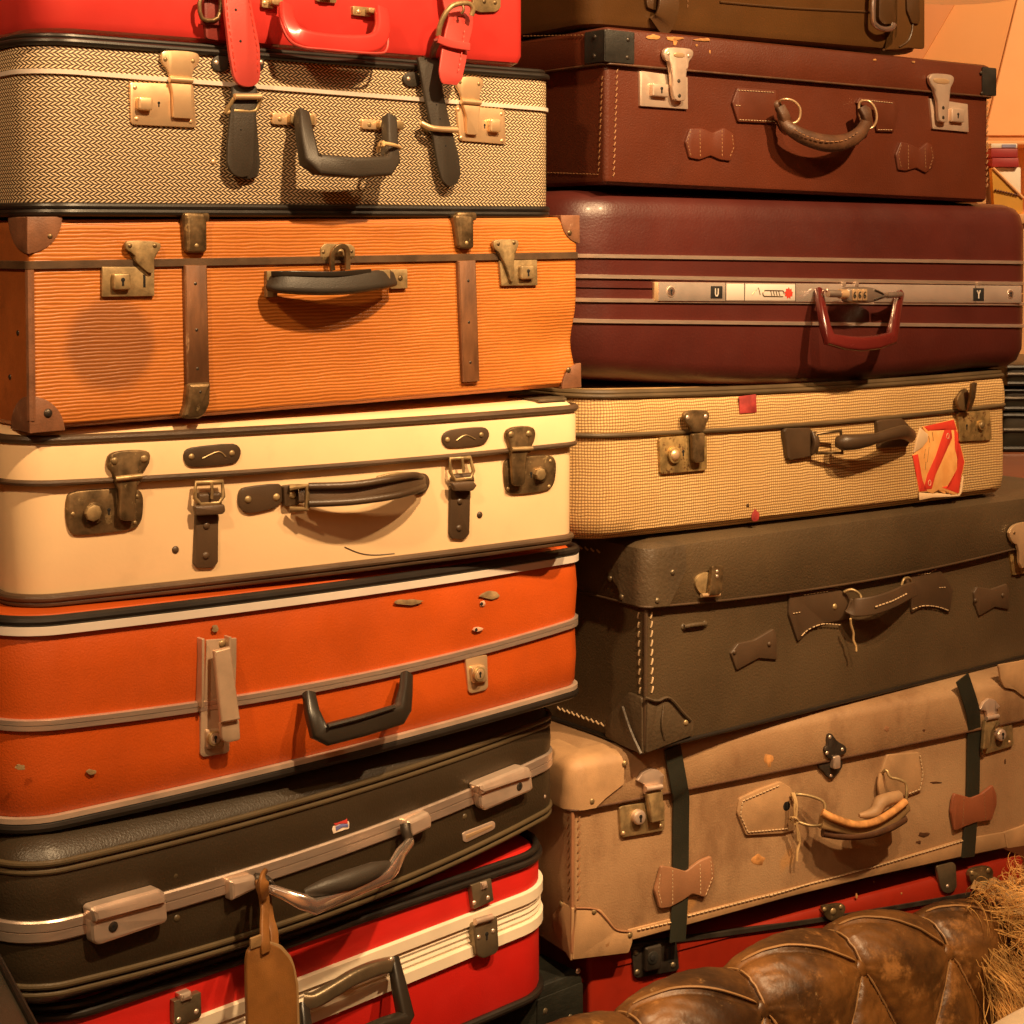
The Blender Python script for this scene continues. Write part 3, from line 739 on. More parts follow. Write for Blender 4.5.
    lock('Cc', [(347,262),(526,262),(526,362),(347,365)], [(425,185),(435,172),(545,175),(549,200),(525,225),(525,280),(508,285),(488,268),(462,245),(460,220),(430,205)],
         ((488,288),(498,333)), ((384,285),(446,340)), (420,312), [(445,190),(530,190)])
    lock('D', [(690,234),(815,230),(817,315),(697,317)], [(670,172),(680,164),(745,162),(756,172),(752,190),(738,212),(742,300),(726,304),(718,260),(695,220),(688,205),(672,192)],
         None, ((760,250),(806,294)), (788,272), [(690,178),(742,174)])
    # centre catch
    p = c.plate('latch', c.zz('D', (100,190),(115,176),(200,178),(214,190),(214,228),(100,236)), .003, 'brass_old', r=.003)
    c.tube('catch_arch', c.zz('D', (140,265,.008),(138,220,.012),(150,195,.014),(170,185,.014),(188,200,.012),(190,262,.008)), rrp(.004,.006), 'brass_dark', p, n=4)
    c.rivets('D', [(168,205)], .004, 'brass_old', p, .003); c.rivets('D', [(112,205),(205,203)], .0022, 'brass_dark', p, .003)
    # handle
    h = c.tube('handle', c.L([(270,283.5,.012),(285,283.5,.026),(320,284,.033),(350,283,.033),(378,280,.026),(392,279,.012)]), rrp(.012, .022, .45, 3), 'black_leather', n=5, scales=[.8,1,1.12,1.12,1,.8], hint=Vector((0,-1,.35)))
    c.tube('handle_strip', c.L([(272,274,.016),(290,273.5,.03),(335,274,.038),(370,271.5,.03)]), rrp(.004,.006), 'black_plastic', h, n=5)
    a, b = c.zz('D', (330,262), (387,325)); p = c.rect('handle_mount', a, b, .005, 'brass_old', r=.001); c.rivets('D', [(366,291)], .0035, 'brass_dark', p, .005)
    p = c.plate('handle_clip', c.zz('D', (290,264),(330,262),(330,322),(295,325)), .004, 'brass_old', off=.021, r=.001); c.rivets('D', [(307,292)], .003, 'brass_pale', p, .025)
    a, b = c.L([(266,271),(277,297)]); p = c.rect('handle_mount', a, b, .006, 'brass_old', r=.001)
    # bracket ends of the straps at the right end
    for a, y0 in ((2, .02), (0, .02)):
        bm = bmesh.new(); zc = c.v(a, c.u1)+(-.016 if a == 2 else .032)
        box(bm, c.u1-.003, c.u1+.012, .03, .05, zc-.012, zc+.018, .003); finish(bm, 'end_bracket', 'olive_metal', c.root)
    # torn paper edge along the bottom
    return c

def pill(c, w, pts, m, riv, parent=None, name='badge_plate'):
    p = c.plate(name, c.zz(w, *pts), .003, m, parent, off=.0066, smooth=1, bev=.001)
    c.rivets(w, riv, .0034, 'brass_old', p, .0096)
    return p

def cream_case():
    ln = [[(30, 607), (300, 577), (568, 543)], [(38, 484), (300, 468.5), (577, 443.5)], [(30, 437), (300, 424), (576, 405)]]
    c = Case('suitcase', 'cream suitcase with brown piping and buckled tabs, fourth from top of the left stack', 'suitcase', 34.5, -.25, LX(ln), ln, [(16, 607), (576, 543)], D=.45, R=.042, R2=.02)
    c.shell('body', [(0,0,.012),(0,.004,.003),(0,.012,0),(1,-.001,0)], 'cream', cap1=False)
    c.shell('lid', [(1,-.001,-.007),(2,-.012,-.007),(2,-.003,-.004),(2,.004,.004),(2,.006,.012),(2,.007,.05)], 'cream', cap0=False)
    c.piping('piping', 0, .007, .0042, 'brown_trim', .0015); c.piping('piping', 0, .0015, .004, 'brown_trim', -.001)
    c.piping('piping', 2, -.003, .0045, 'brown_trim', .006)
    c.piping('seam_trim', 1, .001, .0032, 'brown_trim', .006)
    # metal cap on the back right corner of the lid top
    x0 = c.zz('F', (828,40))[0].x
    bm = bmesh.new(); zt = c.v(2, x0)+.006
    slab(bm, [(x0,.004),(c.u1-.012,.004),(c.u1+.003,.03),(c.u1+.003,.07),(x0,.07)], lambda a, b, h: Vector((a, b, c.v(2,a)+.006+h)), 0, .003); finish(bm, 'corner_cap', 'olive_metal', c.root)
    def lock(w, plate, hasp, knob, kr, keys, riv, riv2, hinge):
        p = c.plate('latch', c.zz(w, *plate), .0035, 'brass_dark', smooth=2, bev=.0015)
        q = c.plate('hasp', c.zz(w, *hasp), .004, 'brass_dark', p, .0085, smooth=1, bev=.0015)
        c.tube('hinge', c.zz(w, *hinge, off=.0125), circ(.003, 8), 'brass_old', p)
        k = c.zz(w, knob)[0]; c.disc('lock_knob', k, kr, .009, 'brass_old', p, .002, n=8, bev=.002); c.disc('knob_base', k, kr*1.25, .004, 'brass_dark', p, .002, n=16)
        c.keyhole(c.zz(w, keys)[0], p, .0036, .002)
        c.rivets(w, riv, .0024, 'brass_old', p, .0035); c.rivets(w, riv2, .0042, 'brass_old', p, .0122)
    lock('E', [(225,410),(235,384),(300,374),(460,368),(488,385),(490,440),(482,490),(450,514),(262,533),(236,520),(224,470)],
         [(365,280),(372,255),(400,243),(470,238),(508,243),(514,262),(508,290),(484,318),(480,350),(464,365),(464,470),(455,482),(412,480),(403,465),(410,385),(392,350),(388,322),(368,300)],
         (322,455), .0088, (372,448), [(250,458),(470,398),(462,488)], [(392,277),(493,269)], ((394,338),(484,328)))
    lock('F', [(704,290),(712,262),(760,254),(860,246),(878,262),(880,300),(872,350),(845,368),(740,380),(712,368)],
         [(710,180),(722,160),(760,152),(802,154),(812,172),(808,200),(795,225),(798,238),(778,246),(778,335),(768,350),(738,350),(734,330),(730,245),(722,205)],
         (832,312), .0075, (797,312), [(862,268),(722,360),(858,352)], [(732,180),(790,178)], ((732,230),(800,226)))
    for w, pts, riv, scr in (('E', [(625,262),(632,238),(660,228),(790,215),(815,224),(824,245),(815,275),(790,288),(660,298),(635,290)], [(655,262),(793,250)], [(690,268),(745,245),(770,262)]),
                        ('F', [(500,190),(512,172),(540,162),(630,154),(652,160),(660,180),(650,205),(630,216),(530,226),(508,216)], [(522,198),(634,182)], [(550,200),(580,182),(612,196)])):
        p = pill(c, w, pts, 'brown_strap', riv)
        c.tube('scratch_line', c.zz(w, *scr, off=.0098), circ(.0008, 5), 'brass_old', p, n=4)
    def buckle(w, tail, keeper, body, frame, prong, riv):
        t = c.plate('buckle_tab', c.zz(w, *tail), .004, 'brown_strap', r=.002, bev=.0012)
        c.rivets(w, riv, .0042, 'brown_strap', t, .004)
        b = c.plate('strap_loop', c.zz(w, *body), .006, 'brown_strap', t, .004, r=.003, bev=.003)
        k = c.plate('keeper', c.zz(w, *keeper), .005, 'brown_trim', t, .009, r=.002, bev=.002)
        c.tube('buckle_frame', c.zz(w, *frame, off=.009), circ(.0024, 8), 'brass_old', t, closed=True, n=1, smooth=False)
        c.tube('prong', c.zz(w, *prong, off=.013), circ(.0017, 6), 'brass_old', t, n=3)
    buckle('E', [(668,440),(745,440),(744,622),(728,640),(672,642),(660,628)], [(662,430),(766,424),(770,448),(760,458),(668,464)], [(676,388),(756,382),(760,430),(672,440)],
           [(668,350),(758,346),(762,398),(745,420),(684,424),(664,402)], [(722,350),(724,380),(722,405)], [(706,498),(704,600)])
    buckle('F', [(528,350),(596,350),(592,510),(575,526),(534,524),(526,508)], [(528,338),(605,334),(618,348),(605,366),(545,368)], [(540,312),(606,306),(612,338),(534,342)],
           [(528,260),(594,256),(606,300),(596,325),(545,330),(530,305)], [(568,258),(572,285),(574,305)], [(563,402),(560,490)])
    c.rivets('E', [(600,580)], .0042, 'brown_strap'); c.rivets('F', [(628,446)], .0042, 'brown_strap')
    # handle: riveted mount, hinge and twin banded grip
    m = c.plate('handle_mount', c.zz('E', (812,400),(820,372),(845,364),(948,352),(962,362),(965,430),(860,456),(832,450),(816,432)), .004, 'brown_strap', smooth=1, bev=.0012)
    c.rivets('E', [(848,408),(945,400)], .0042, 'brass_old', m, .004)
    p = c.plate('hinge_plate', c.zz('E', (965,362),(1015,356),(1020,425),(970,432)), .007, 'brown_strap', m, .001, r=.003); c.rivets('E', [(1000,393)], .0042, 'brass_old', p, .008)
    m2 = c.plate('handle_mount', c.zz('F', (400,318),(440,305),(458,318),(462,345),(448,372),(420,382),(400,370)), .004, 'brown_strap', smooth=2)
    h = c.tube('handle', c.zz('F', (30,380,.012),(80,378,.02),(200,372,.03),(320,352,.034),(400,342,.024),(440,340,.008)), rrp(.007, .017, .4, 3), 'brown_trim', n=6, hint=Vector((0,-1,.2)))
    c.tube('rim', c.zz('F', (62,352,.022),(200,347,.035),(320,330,.038),(400,316,.028),(432,320,.012)), circ(.0042, 8), 'brown_strap', h)
    c.tube('rim', c.zz('F', (62,408,.022),(200,402,.035),(330,385,.038),(410,366,.028),(442,352,.012)), circ(.0042, 8), 'brown_strap', h)
    a = c.tube('handle_loop', c.zz('F', (0,355,.01),(58,350,.02),(55,425,.02),(0,428,.01)), circ(.0036, 8), 'brass_old', h, n=1, smooth=False)
    a = c.tube('lug', c.zz('F', (288,330,.008),(340,318,.012),(400,316,.008)), rrp(.004, .008), 'brass_old', h, n=4)
    c.tube('scratch', [q+Vector((0,-.0001,0)) for q in c.zz('F', (180,552),(230,572),(280,578),(345,573))], circ(.0007, 5), 'brown_strap', n=4)
    return c
def tangerine_case():
    ln = [[(30, 826), (300, 764), (573, 690)], [(44, 725), (300, 689), (577.6, 621)], [(30, 624), (300, 592), (578, 551)]]
    c = Case('suitcase', 'bright orange vinyl suitcase with black handle, fifth from top of the left stack', 'suitcase', 41, -.25, LX(ln), ln, [(4, 826), (584, 690)], D=.46, R=.055, R2=.03, bow=.014)
    c.shell('body', [(0,-.004,.02),(0,0,.006),(0,.01,0),((0,1,.5),0,-.002),(1,-.001,0)], 'tangerine', cap1=False)
    c.shell('lid', [(1,.001,0),((1,2,.5),0,-.003),(2,-.012,0),(2,-.002,.004),(2,.005,.012),(2,.007,.05)], 'tangerine', cap0=False)
    c.strip('top_trim', 2, -.013, -.0035, .005, 'white_trim'); c.piping('piping', 2, .001, .0055, 'black_trim', .001)
    c.strip('seam_trim', 1, -.006, .0055, .0045, 'alu', grooves=1)
    c.strip('bottom_trim', 0, .000, .006, .004, 'dull_trim'); c.piping('piping', 0, -.0045, .0055, 'black_trim', 0)
    # big lever latch
    p = c.plate('latch', c.zz('G', (703,238),(806,231),(806,300),(800,470),(694,484)), .004, 'lever_metal', r=.001)
    p['label'] = 'pale brass lever latch'
    k = c.plate('lock_plate', c.zz('G', (684,478),(782,470),(782,618),(770,625),(692,638),(682,628)), .004, 'lever_metal', p, r=.002)
    for a, b in (((703,240),(712,475)), ((797,234),(806,330))):
        a, b = c.zz('G', a, b); c.rect('side_rail', a, b, .012, 'lever_metal', p, r=.001)
    q = c.zz('G', (760,252))[0]; c.rivet(q, .0042, 'brass_old', p, .004)
    bm = bmesh.new()
    top = c.zz('G', (730,276),(785,262), off=.015); bot = c.zz('G', (752,520),(816,508), off=.026)
    lev = [(top[0].x,top[0].z),(top[1].x,top[1].z),(bot[1].x,bot[1].z),(bot[0].x,bot[0].z)]
    slab(bm, roundpoly(lev, .001), lambda a, b, h: Vector((a, -(h+c.bw(a)+.012+.012*(lev[0][1]-b)/(lev[0][1]-lev[3][1])), b)), 0, .005, .0015); finish(bm, 'lever', 'lever_metal', p)
    t = c.plate('lever_tip', c.zz('G', (752,520),(816,508),(819,575),(812,582),(772,590),(757,580)), .005, 'lever_metal', p, off=.019, r=.003, bev=.0015)
    q = c.zz('G', (736,576))[0]; c.plate('lock_boss', c.zz('G', (702,545),(765,540),(765,605),(705,612)), .005, 'lever_metal', p, .003, r=.004, bev=.002)
    c.disc('lock_cylinder', q, .0078, .009, 'brass_old', p, .003); c.disc('lock_face', q, .0058, .0006, 'lever_metal', p, .012); c.keyhole(q, p, .0128, .002)
    # right lock
    p = c.plate('latch', c.zz('H', (577,420),(650,412),(653,518),(645,528),(598,540),(588,532)), .004, 'brass_pale', r=.002)
    c.plate('lock_boss', c.zz('H', (596,452),(644,446),(652,500),(604,508)), .006, 'brass_pale', p, .003, r=.004, bev=.002)
    q = c.zz('H', (629,477))[0]; c.disc('lock_cylinder', q, .0085, .009, 'brass_old', p, .004); c.disc('lock_face', q, .0062, .0006, 'brass_pale', p, .013); c.keyhole(q, p, .0138, .002)
    # handle
    h = c.tube('handle', c.zz('H', (62,540,.012),(72,600,.026),(95,668,.036),(118,676,.038),(240,645,.04),(360,608,.038),(372,585,.034),(382,530,.024),(386,478,.012)),
               rrp(.014, .0185, .35, 3), 'black_plastic', n=1, smooth=False, scales=[.75,.85,1.1,1.2,1.2,1.2,1.1,.85,.75])
    c.tube('grip_ridge', c.zz('H', (125,648,.047),(240,618,.049),(345,585,.047)), circ(.0025, 6), 'black_plastic', h, n=4)
    # scuffs and torn spots
    rnd = random.Random(3)
    def scuff(w, cx, cy, rx, ry, m='scuff'):
        q = [(cx+rx*math.cos(t)*rnd.uniform(.5,1.1), cy+ry*math.sin(t)*rnd.uniform(.5,1.1)) for t in [2*PI*i/14 for i in range(14)]]
        c.plate('scuff', c.zz(w, *q), .0003, m, smooth=1, bev=.0001, off=.0042)
    scuff('H', 395, 238, 55, 12); scuff('H', 660, 216, 36, 14); scuff('H', 636, 243, 10, 12, 'scar'); scuff('H', 622, 328, 20, 9, 'scar')
    scuff('G', 735, 200, 14, 18); scuff('G', 312, 690, 18, 14); scuff('G', 70, 675, 20, 12)
    for p in ((634,244), (616,330)): c.disc('rivet_hole', c.zz('H', p)[0], .0022, .0003, 'dark_hole', None, .0046)
    return c

def umber_case():
    ln = [[(44, 993), (300, 921), (552, 810)], [(41, 934), (300, 860), (549, 760)], [(44, 870), (300, 805), (547, 722)]]
    c = Case('suitcase', 'dark brown suitcase with metal belt and chrome handle, under the bright orange case', 'suitcase', 46, .5, LX(ln), ln, [(18, 993), (562, 810)], D=.46, R=.05, R2=.04, bow=.018)
    c.shell('body', [(0,-.024,.05),(0,-.02,.02),(0,-.01,.006),(0,0,0),((0,1,.5),0,-.001),(1,-.001,0)], 'umber', cap1=False)
    c.shell('lid', [(1,.001,0),((1,2,.5),0,-.002),(2,0,0),(2,.010,.006),(2,.020,.016),(2,.027,.034),(2,.030,.065),(2,.031,.11)], 'umber', cap0=False)
    for k in (0, 2):
        c.piping('piping', k, .004, .0032, 'umber_piping', .0005); c.piping('piping', k, -.004, .0028, 'umber_piping', 0)
    c.strip('metal_belt', 1, -.0105, .0105, .004, 'alu', grooves=1)
    def clasp(w, main, bev, hole):
        p = c.plate('latch', c.zz(w, *main), .012, 'nickel', off=.004, r=.003, bev=.004)
        c.plate('latch_bar', c.zz(w, *bev), .017, 'nickel', p, .003, r=.002, bev=.005)
        q = c.zz(w, hole)[0]; c.disc('lock_cylinder', q, .0052, .0012, 'steel_dark', p, .0155); c.keyhole(q, p, .0165, .0022)
    clasp('I', [(308,545),(565,470),(570,540),(560,556),(335,632),(314,622)], [(306,512),(318,500),(540,438),(560,452),(564,482),(316,556)], (388,570))
    clasp('J', [(634,108),(800,42),(806,88),(798,100),(655,162),(640,150)], [(628,82),(645,72),(775,20),(795,24),(802,48),(640,112)], (768,85))
    for w, q in (('I', [(783,412),(866,392),(874,408),(872,440),(786,482)]), ('J', [(405,196),(472,164),(482,180),(481,216),(412,250)])):
        p = c.plate('handle_mount', c.zz(w, *q), .012, 'nickel', off=.003, r=.003, bev=.004)
    a = c.zz('I', (868,405,.012),(905,412,.016),(925,440,.018)); c.tube('handle_pin', a, circ(.006, 10), 'steel_dark', n=4)
    a = c.zz('J', (400,205,.012),(404,232,.016),(412,255,.018)); c.tube('handle_pin', a, circ(.006, 10), 'steel_dark', n=4)
    h = c.tube('handle', c.zz('J', (-42,408,.02),(20,432,.036),(68,452,.046),(108,468,.05),(230,418,.052),(340,372,.05),(362,345,.046),(385,300,.034),(416,262,.02)),
               rrp(.012, .0135, .4, 3), 'chrome', n=1, smooth=False, scales=[.7,.9,1.2,1.25,1,1.1,1.1,.95,.8])
    c.tube('grip', c.zz('J', (78,425,.044),(140,408,.05),(220,385,.052),(300,355,.05),(350,335,.044)), circ(.0105, 12, .009), 'black_leather', h, n=5, scales=[.35,.85,1.1,.95,.4])
    for w, p in (('I',(600,394)),('I',(605,541)),('J',(588,68)),('J',(592,182))): c.rivet(c.zz(w, p)[0], .0042, 'umber_piping')
    c.rivets('J', [(849,118)], .0025, 'nickel')
    b = c.plate('emblem', c.zz('BD', (240,400),(262,230),(290,215),(400,235),(480,200),(545,125),(575,150),(600,270),(595,380),(560,400),(430,405),(330,470),(275,490)), .0018, 'badge_white', r=.0004)
    c.plate('emblem_red', c.zz('BD', (285,270),(400,255),(490,225),(555,170),(575,270),(450,270),(310,330)), .0006, 'badge_red', b, .0018, r=.0002)
    c.plate('emblem_blue', c.zz('BD', (320,340),(450,285),(585,290),(585,350),(470,360),(330,430)), .0006, 'badge_blue', b, .0018, r=.0002)
    p = c.plate('name_plate', c.zz('J', (583,236),(590,230),(680,195),(688,200),(688,216),(680,224),(596,264),(586,260)), .002, 'nickel', r=.002)
    c.plate('name_card', c.zz('J', (594,240),(680,206),(682,214),(596,254)), .0004, 'brass_pale', p, .002, r=.001)
    # hanging leather tag: a thing of its own
    off = .052
    r = empty('luggage_tag', c.mw); tag(r, 'tan leather luggage tag hanging from the chrome handle of the dark brown suitcase', 'luggage tag')
    body = c.plate('tag_body', c.zz('Z', (84,520),(92,470),(115,440),(152,424),(206,430),(255,450),(300,500),(322,540),(340,640),(346,860),(330,940),(290,965),(150,965),(105,950),(92,900),(86,700)), .004, 'tag_leather', r, off, r=.004, bev=.0015)
    bk = c.plate('tag_backing', c.zz('Z', (100,470),(160,420),(215,420),(262,434),(312,492),(330,540),(350,640),(356,860),(338,948),(120,960)), .004, 'tag_edge', r, off-.006, r=.004, bev=.001)
    c.tube('tag_strap', c.zz('Z', (182,470,off+.005),(178,420,off+.004),(176,330,off-.006),(178,240,off-.018),(172,180,off-.02),(160,140,off-.022),(150,100,off-.026)), rrp(.004, .0115, .3), 'tag_leather', r, n=4)
    c.tube('tag_strap', c.zz('Z', (225,440,off-.006),(222,370,off-.012),(205,310,off-.02),(192,230,off-.03),(180,150,off-.036),(170,95,off-.036)), rrp(.004, .011, .3), 'tag_leather', r, n=4)
    c.tube('strap_loop', c.zz('Z', (176,190,off-.014),(172,150,off-.008),(172,110,off-.008),(172,82,off-.014),(172,72,off-.026),(172,80,off-.036)), rrp(.004, .012, .3), 'tag_leather', r, n=5)
    a, b = c.zz('Z', (155,425),(212,462)); c.rect('tag_slot', a, b, .0015, 'tag_edge', body, off+.004, r=.001)
    c.tube('ring', c.zz('Z', (195,110,off-.03),(215,120,off-.028),(228,150,off-.03),(215,185,off-.034),(200,165,off-.03)), circ(.0022, 8), 'steel_dark', r, closed=True, n=4)
    return c

def scarlet_case():
    ln = [[(280, 1118), (480, 1015)], [(296, 1038), (405, 980), (474, 954)][0:3:2], [(296, 979), (470, 913)], [(280, 944), (470, 880)]]
    ln = [[(280, 1106), (480, 1020)], [(280, 1034), (474, 954)], [(280, 985), (470, 913)], [(280, 944), (470, 880)]]
    c = Case('suitcase', 'bright red suitcase with ribbed cream band, bottom of the left stack', 'suitcase', 44, .5, LX(ln), ln, [(28, 1200), (564, 985)], D=.42, R=.075)
    c.shell('body', [(0,-.004,.015),(0,0,.003),(0,.008,0),(1,0,0),(1,.012,0)], 'scarlet', cap1=False)
    c.shell('lid', [(2,-.012,0),(2,0,0),(3,-.01,0),(3,-.002,.004),(3,.004,.012),(3,.008,.06)], 'scarlet', cap0=False)
    c.strip('band', 2, -.014, .001, .0055, 'cream_band'); c.strip('band', 1, -.001, .014, .0055, 'cream_band')
    n = 4; pr = [(-.0, .0)]
    prof = [(0,-.003)]
    bm_k = (1,2,.5)
    h = abs(c.v(2, .2)-c.v(1, .2)); d = h/2-.012
    pts = []
    for i in range(n*4+1):
        t = i/(n*4); pts.append((-d+2*d*t, .002+.0008*math.cos(t*n*2*PI)))
    c.band('ribbed_strip', bm_k, [(-d-.002,-.004)]+pts+[(d+.002,-.004)], 'cream_band')
    c.piping('piping', 3, -.003, .0042, 'black_trim', .001); c.piping('piping', 3, .005, .0045, 'black_trim', -.003)
    c.piping('piping', 0, 0, .005, 'black_trim', .001)
    def clasp(w, up, low, rv, key, tab):
        p = c.plate('latch', c.zz(w, *up), .008, 'olive_metal', off=.0, r=.001)
        c.plate('hinge_tab', c.zz(w, *tab), .011, 'nickel', p, 0, r=.001, bev=.003)
        c.rivets(w, rv[:2], .003, 'nickel', p, .008)
        if low:
            q = c.plate('latch', c.zz(w, *low), .013, 'olive_metal', off=0, r=.004, bev=.002)
            c.rivets(w, rv[2:], .003, 'nickel', q, .013); c.keyhole(c.zz(w, key)[0], q, .0132, .0028)
            a = c.zz(w, (low[0][0]+12, low[0][1]-6), (low[1][0]-12, low[1][1]+4), off=.013); c.tube('hinge', a, circ(.004, 8), 'nickel', q)
    clasp('J', [(608,400),(672,378),(680,448),(618,476)], [(612,524),(690,498),(695,600),(685,618),(645,634),(625,625)], [(624,458),(668,442),(638,568),(684,548)], (662,562), [(640,392),(660,386),(662,408),(643,416)])
    clasp('I', [(590,822),(682,790),(684,868),(676,880),(600,905),(592,900)], None, [(612,888),(672,860)], None, [(612,800),(650,786),(654,812),(616,826)])
    # grey metal hinge bar of the handle and black handle
    m = c.tube('handle_bar', c.zz('J', (75,770,.014),(110,768,.02),(180,728,.024),(235,695,.024),(300,668,.022),(352,655,.016)), rrp(.012, .017, .4, 3), 'olive_metal', n=4)
    h = c.tube('handle', c.zz('J', (362,632,.014),(380,720,.03),(402,822,.042),(392,835,.044),(330,850,.046),(180,915,.046),(100,950,.044),(84,925,.04),(72,780,.014)), rrp(.014, .0155, .3, 3), 'black_plastic', n=1, smooth=False, scales=[.75,1,1.15,1.2,1,1,1.2,1.1,.8])
    c.rivets('J', [(358,640)], .003, 'nickel', h, .022); c.rivets('J', [(186,805)], .0035, 'cream_band')
    return c

def black_chest():
    # the black chest under the left stack: only its right corner shows
    ln = [[(300, 1500), (583, 1260)], [(470, 1014), (583, 970)]]
    c = Case('chest', 'black grained chest with round rivets under the bright red suitcase', 'chest', 41, 0, (583, 970, 2.19), ln, [(80, 1240), (583, 970)], D=.44, R=.004)
    zf = -c.mw.translation.z + PLINTH
    c.st[0] = [Vector((c.u0, 0, zf)), Vector((c.u1, 0, zf))]; zt = c.st[1][1].z; c.st[1] = [Vector((c.u0,0,zt)), Vector((c.u1,0,zt))]
    rebase(c, zf)
    zf = 0
    c.shell('body', [(0,0,.003),(0,.003,0),(1,-.012,0),(1,-.003,.003),(1,0,.008)], 'chest_black')
    for p in ((545,1011), (570,1017)): c.rivet(c.P(*p), .005, 'olive_metal', h=.003)
    c.rect('corner_plate', c.P(537,1000), Vector((c.u1, 0, .2)), .0015, 'chest_black', r=.004)
    c.rivet(c.P(581,968)+Vector((-.004,0,-.003)), .004, 'nickel')
    return c
def rebase(c, dz):
    """move a thing's origin to its base"""
    c.O = c.O+c.ez*dz; 
    for ln in c.st:
        for q in ln: q.z -= dz
    c.mw = Matrix.Translation(c.ez*dz) @ c.mw; c.root.matrix_world = c.mw

def left_edge_case():
    # dark case at the left edge of the view, seen along its right end
    a = at(2, 962, 1.50); b = at(44, 1034, 1.352)
    d = (a-b); d.z = 0; d.normalize(); side = Vector((-d.y, d.x, 0)); zt = a.z
    if side.x > 0: side = -side
    M_ = Matrix(((-side.x, d.x, 0, b.x), (-side.y, d.y, 0, b.y), (0, 0, 1, PLINTH), (0,0,0,1)))
    r = empty('suitcase', M_); tag(r, 'black suitcase at the left edge beside the bright red suitcase', 'suitcase')
    h = zt-PLINTH
    bm = bmesh.new(); box(bm, -.5, 0, -.1, .34, 0, h, .012); finish(bm, 'body', 'dark_case', r)
    for k in (h-.004, h-.035):
        bm = bmesh.new(); sweep(bm, [Vector((-.5,-.1,k)),Vector((0,-.1,k)),Vector((0,.34,k)),Vector((-.5,.34,k))], circ(.005,8), Vector((0,0,1)), True); finish(bm, 'piping', 'black_trim', r)
    bm = bmesh.new(); dome(bm, Vector((0,.12,h-.016)), Vector((1,0,0)), .004, .003); finish(bm, 'rivet', 'nickel', r)
PLINTH = .38
# ================================================================ RIGHT STACK, top to bottom
def bow_tab(c, w, pts, name='loop_patch', m='brown_patch', lines=(), th=.0035, off=0, smooth=0, stm='thread_dim', r=.0025):
    """flat leather loop sewn at its two ends and arched in the middle"""
    q = c.zz(w, *pts); p = [(a.x, a.z) for a in q]
    p = chaikin(p, smooth) if smooth else roundpoly(p, r)
    xs = [a[0] for a in p]; x0, x1 = min(xs), max(xs)
    # subdivide the outline so the arch bends smoothly
    fine = []
    for i in range(len(p)):
        a, b = Vector(p[i]), Vector(p[(i+1) % len(p)]); n = max(1, int((b-a).length/.004))
        fine += [tuple(a+(b-a)*k/n) for k in range(n)]
    arch = lambda a: .0*max(0, 1-((a-(x0+x1)/2)/((x1-x0)*.32))**2)
    bm = bmesh.new(); slab(bm, fine, lambda a, b, h: Vector((a, -(h+arch(a)), b)), off-.0008, off+th, .0012)
    o = finish(bm, name, m, c.root, sharp=.7)
    if lines:
        bm = bmesh.new()
        for l in lines:
            pts_ = c.zz(w, *l); pts_ = [Vector((a.x, -(off+th+arch(a.x)), a.z)) for a in pts_]
            c.stitch(pts_, dash=.003, gap=.0022, r=.0005, bm=bm)
        finish(bm, 'stitching', stm, o)
    return o

def khaki_case():
    ln = [[(604, 26), (923, 53)], [(604, -110), (923, -60)]]
    c = Case('suitcase', 'olive khaki leather suitcase on top of the right stack', 'suitcase', 35.5, .25, (800, 40, 2.4), ln, [(588, 26), (924, 53)], D=.44, R=.03)
    c.shell('body', [(0,0,.012),(0,.003,.004),(0,.012,0),(1,-.01,0),(1,0,.01)], 'khaki')
    c.R = .0305
    # raised right end panel with a rounded corner, and the seam ridge
    p = c.plate('end_panel', c.zz('MM', (450,-120),(470,-120),(470,272),(380,268),(330,276),(235,282),(290,235),(312,190),(312,-120)), .003, 'khaki', r=.004, bev=.0015)
    c.tube('panel_welt', c.zz('MM', (398,-60,.004),(405,60,.004),(402,160,.004),(380,225,.004),(330,262,.004)), circ(.0013, 6), 'khaki_dark', p)
    t = c.plate('side_tab', c.zz('MM', (368,-60),(440,-60),(442,125),(432,134),(400,130),(372,60)), .004, 'khaki_dark', p, .003, r=.002)
    c.tube('crease', c.L([(720,2,.001),(790,8,.001),(872,12,.001)]), circ(.0016, 6), 'khaki_dark')
    # chrome buckle
    b = c.tube('buckle', c.zz('MM', (188,-60,.014),(182,100,.014),(198,140,.015),(240,162,.016),(285,158,.015),(300,135,.014)), circ(.0042, 8), 'chrome', n=4)
    c.plate('buckle_strap', c.zz('MM', (215,-60),(300,-60),(298,130),(240,138),(212,110)), .008, 'khaki_dark', b, r=.004)
    # leather strap tucked under the case
    c.tube('strap', c.zz('KK', (760,-60,.012),(762,10,.014),(755,60,.013),(735,110,.009),(700,140,.003)), rrp(.004, .034, .3), 'khaki_dark', n=5)
    c.plate('strap_patch', c.zz('KK', (640,-40),(708,-40),(712,30),(695,55),(650,40)), .005, 'khaki_dark', r=.004)
    bm = bmesh.new(); c.stitch(c.zz('KK', (860,-30,.001),(858,40,.001)), dash=.004, gap=.003, r=.0005, bm=bm); finish(bm, 'stitching', 'thread_dim', c.root)
    return c

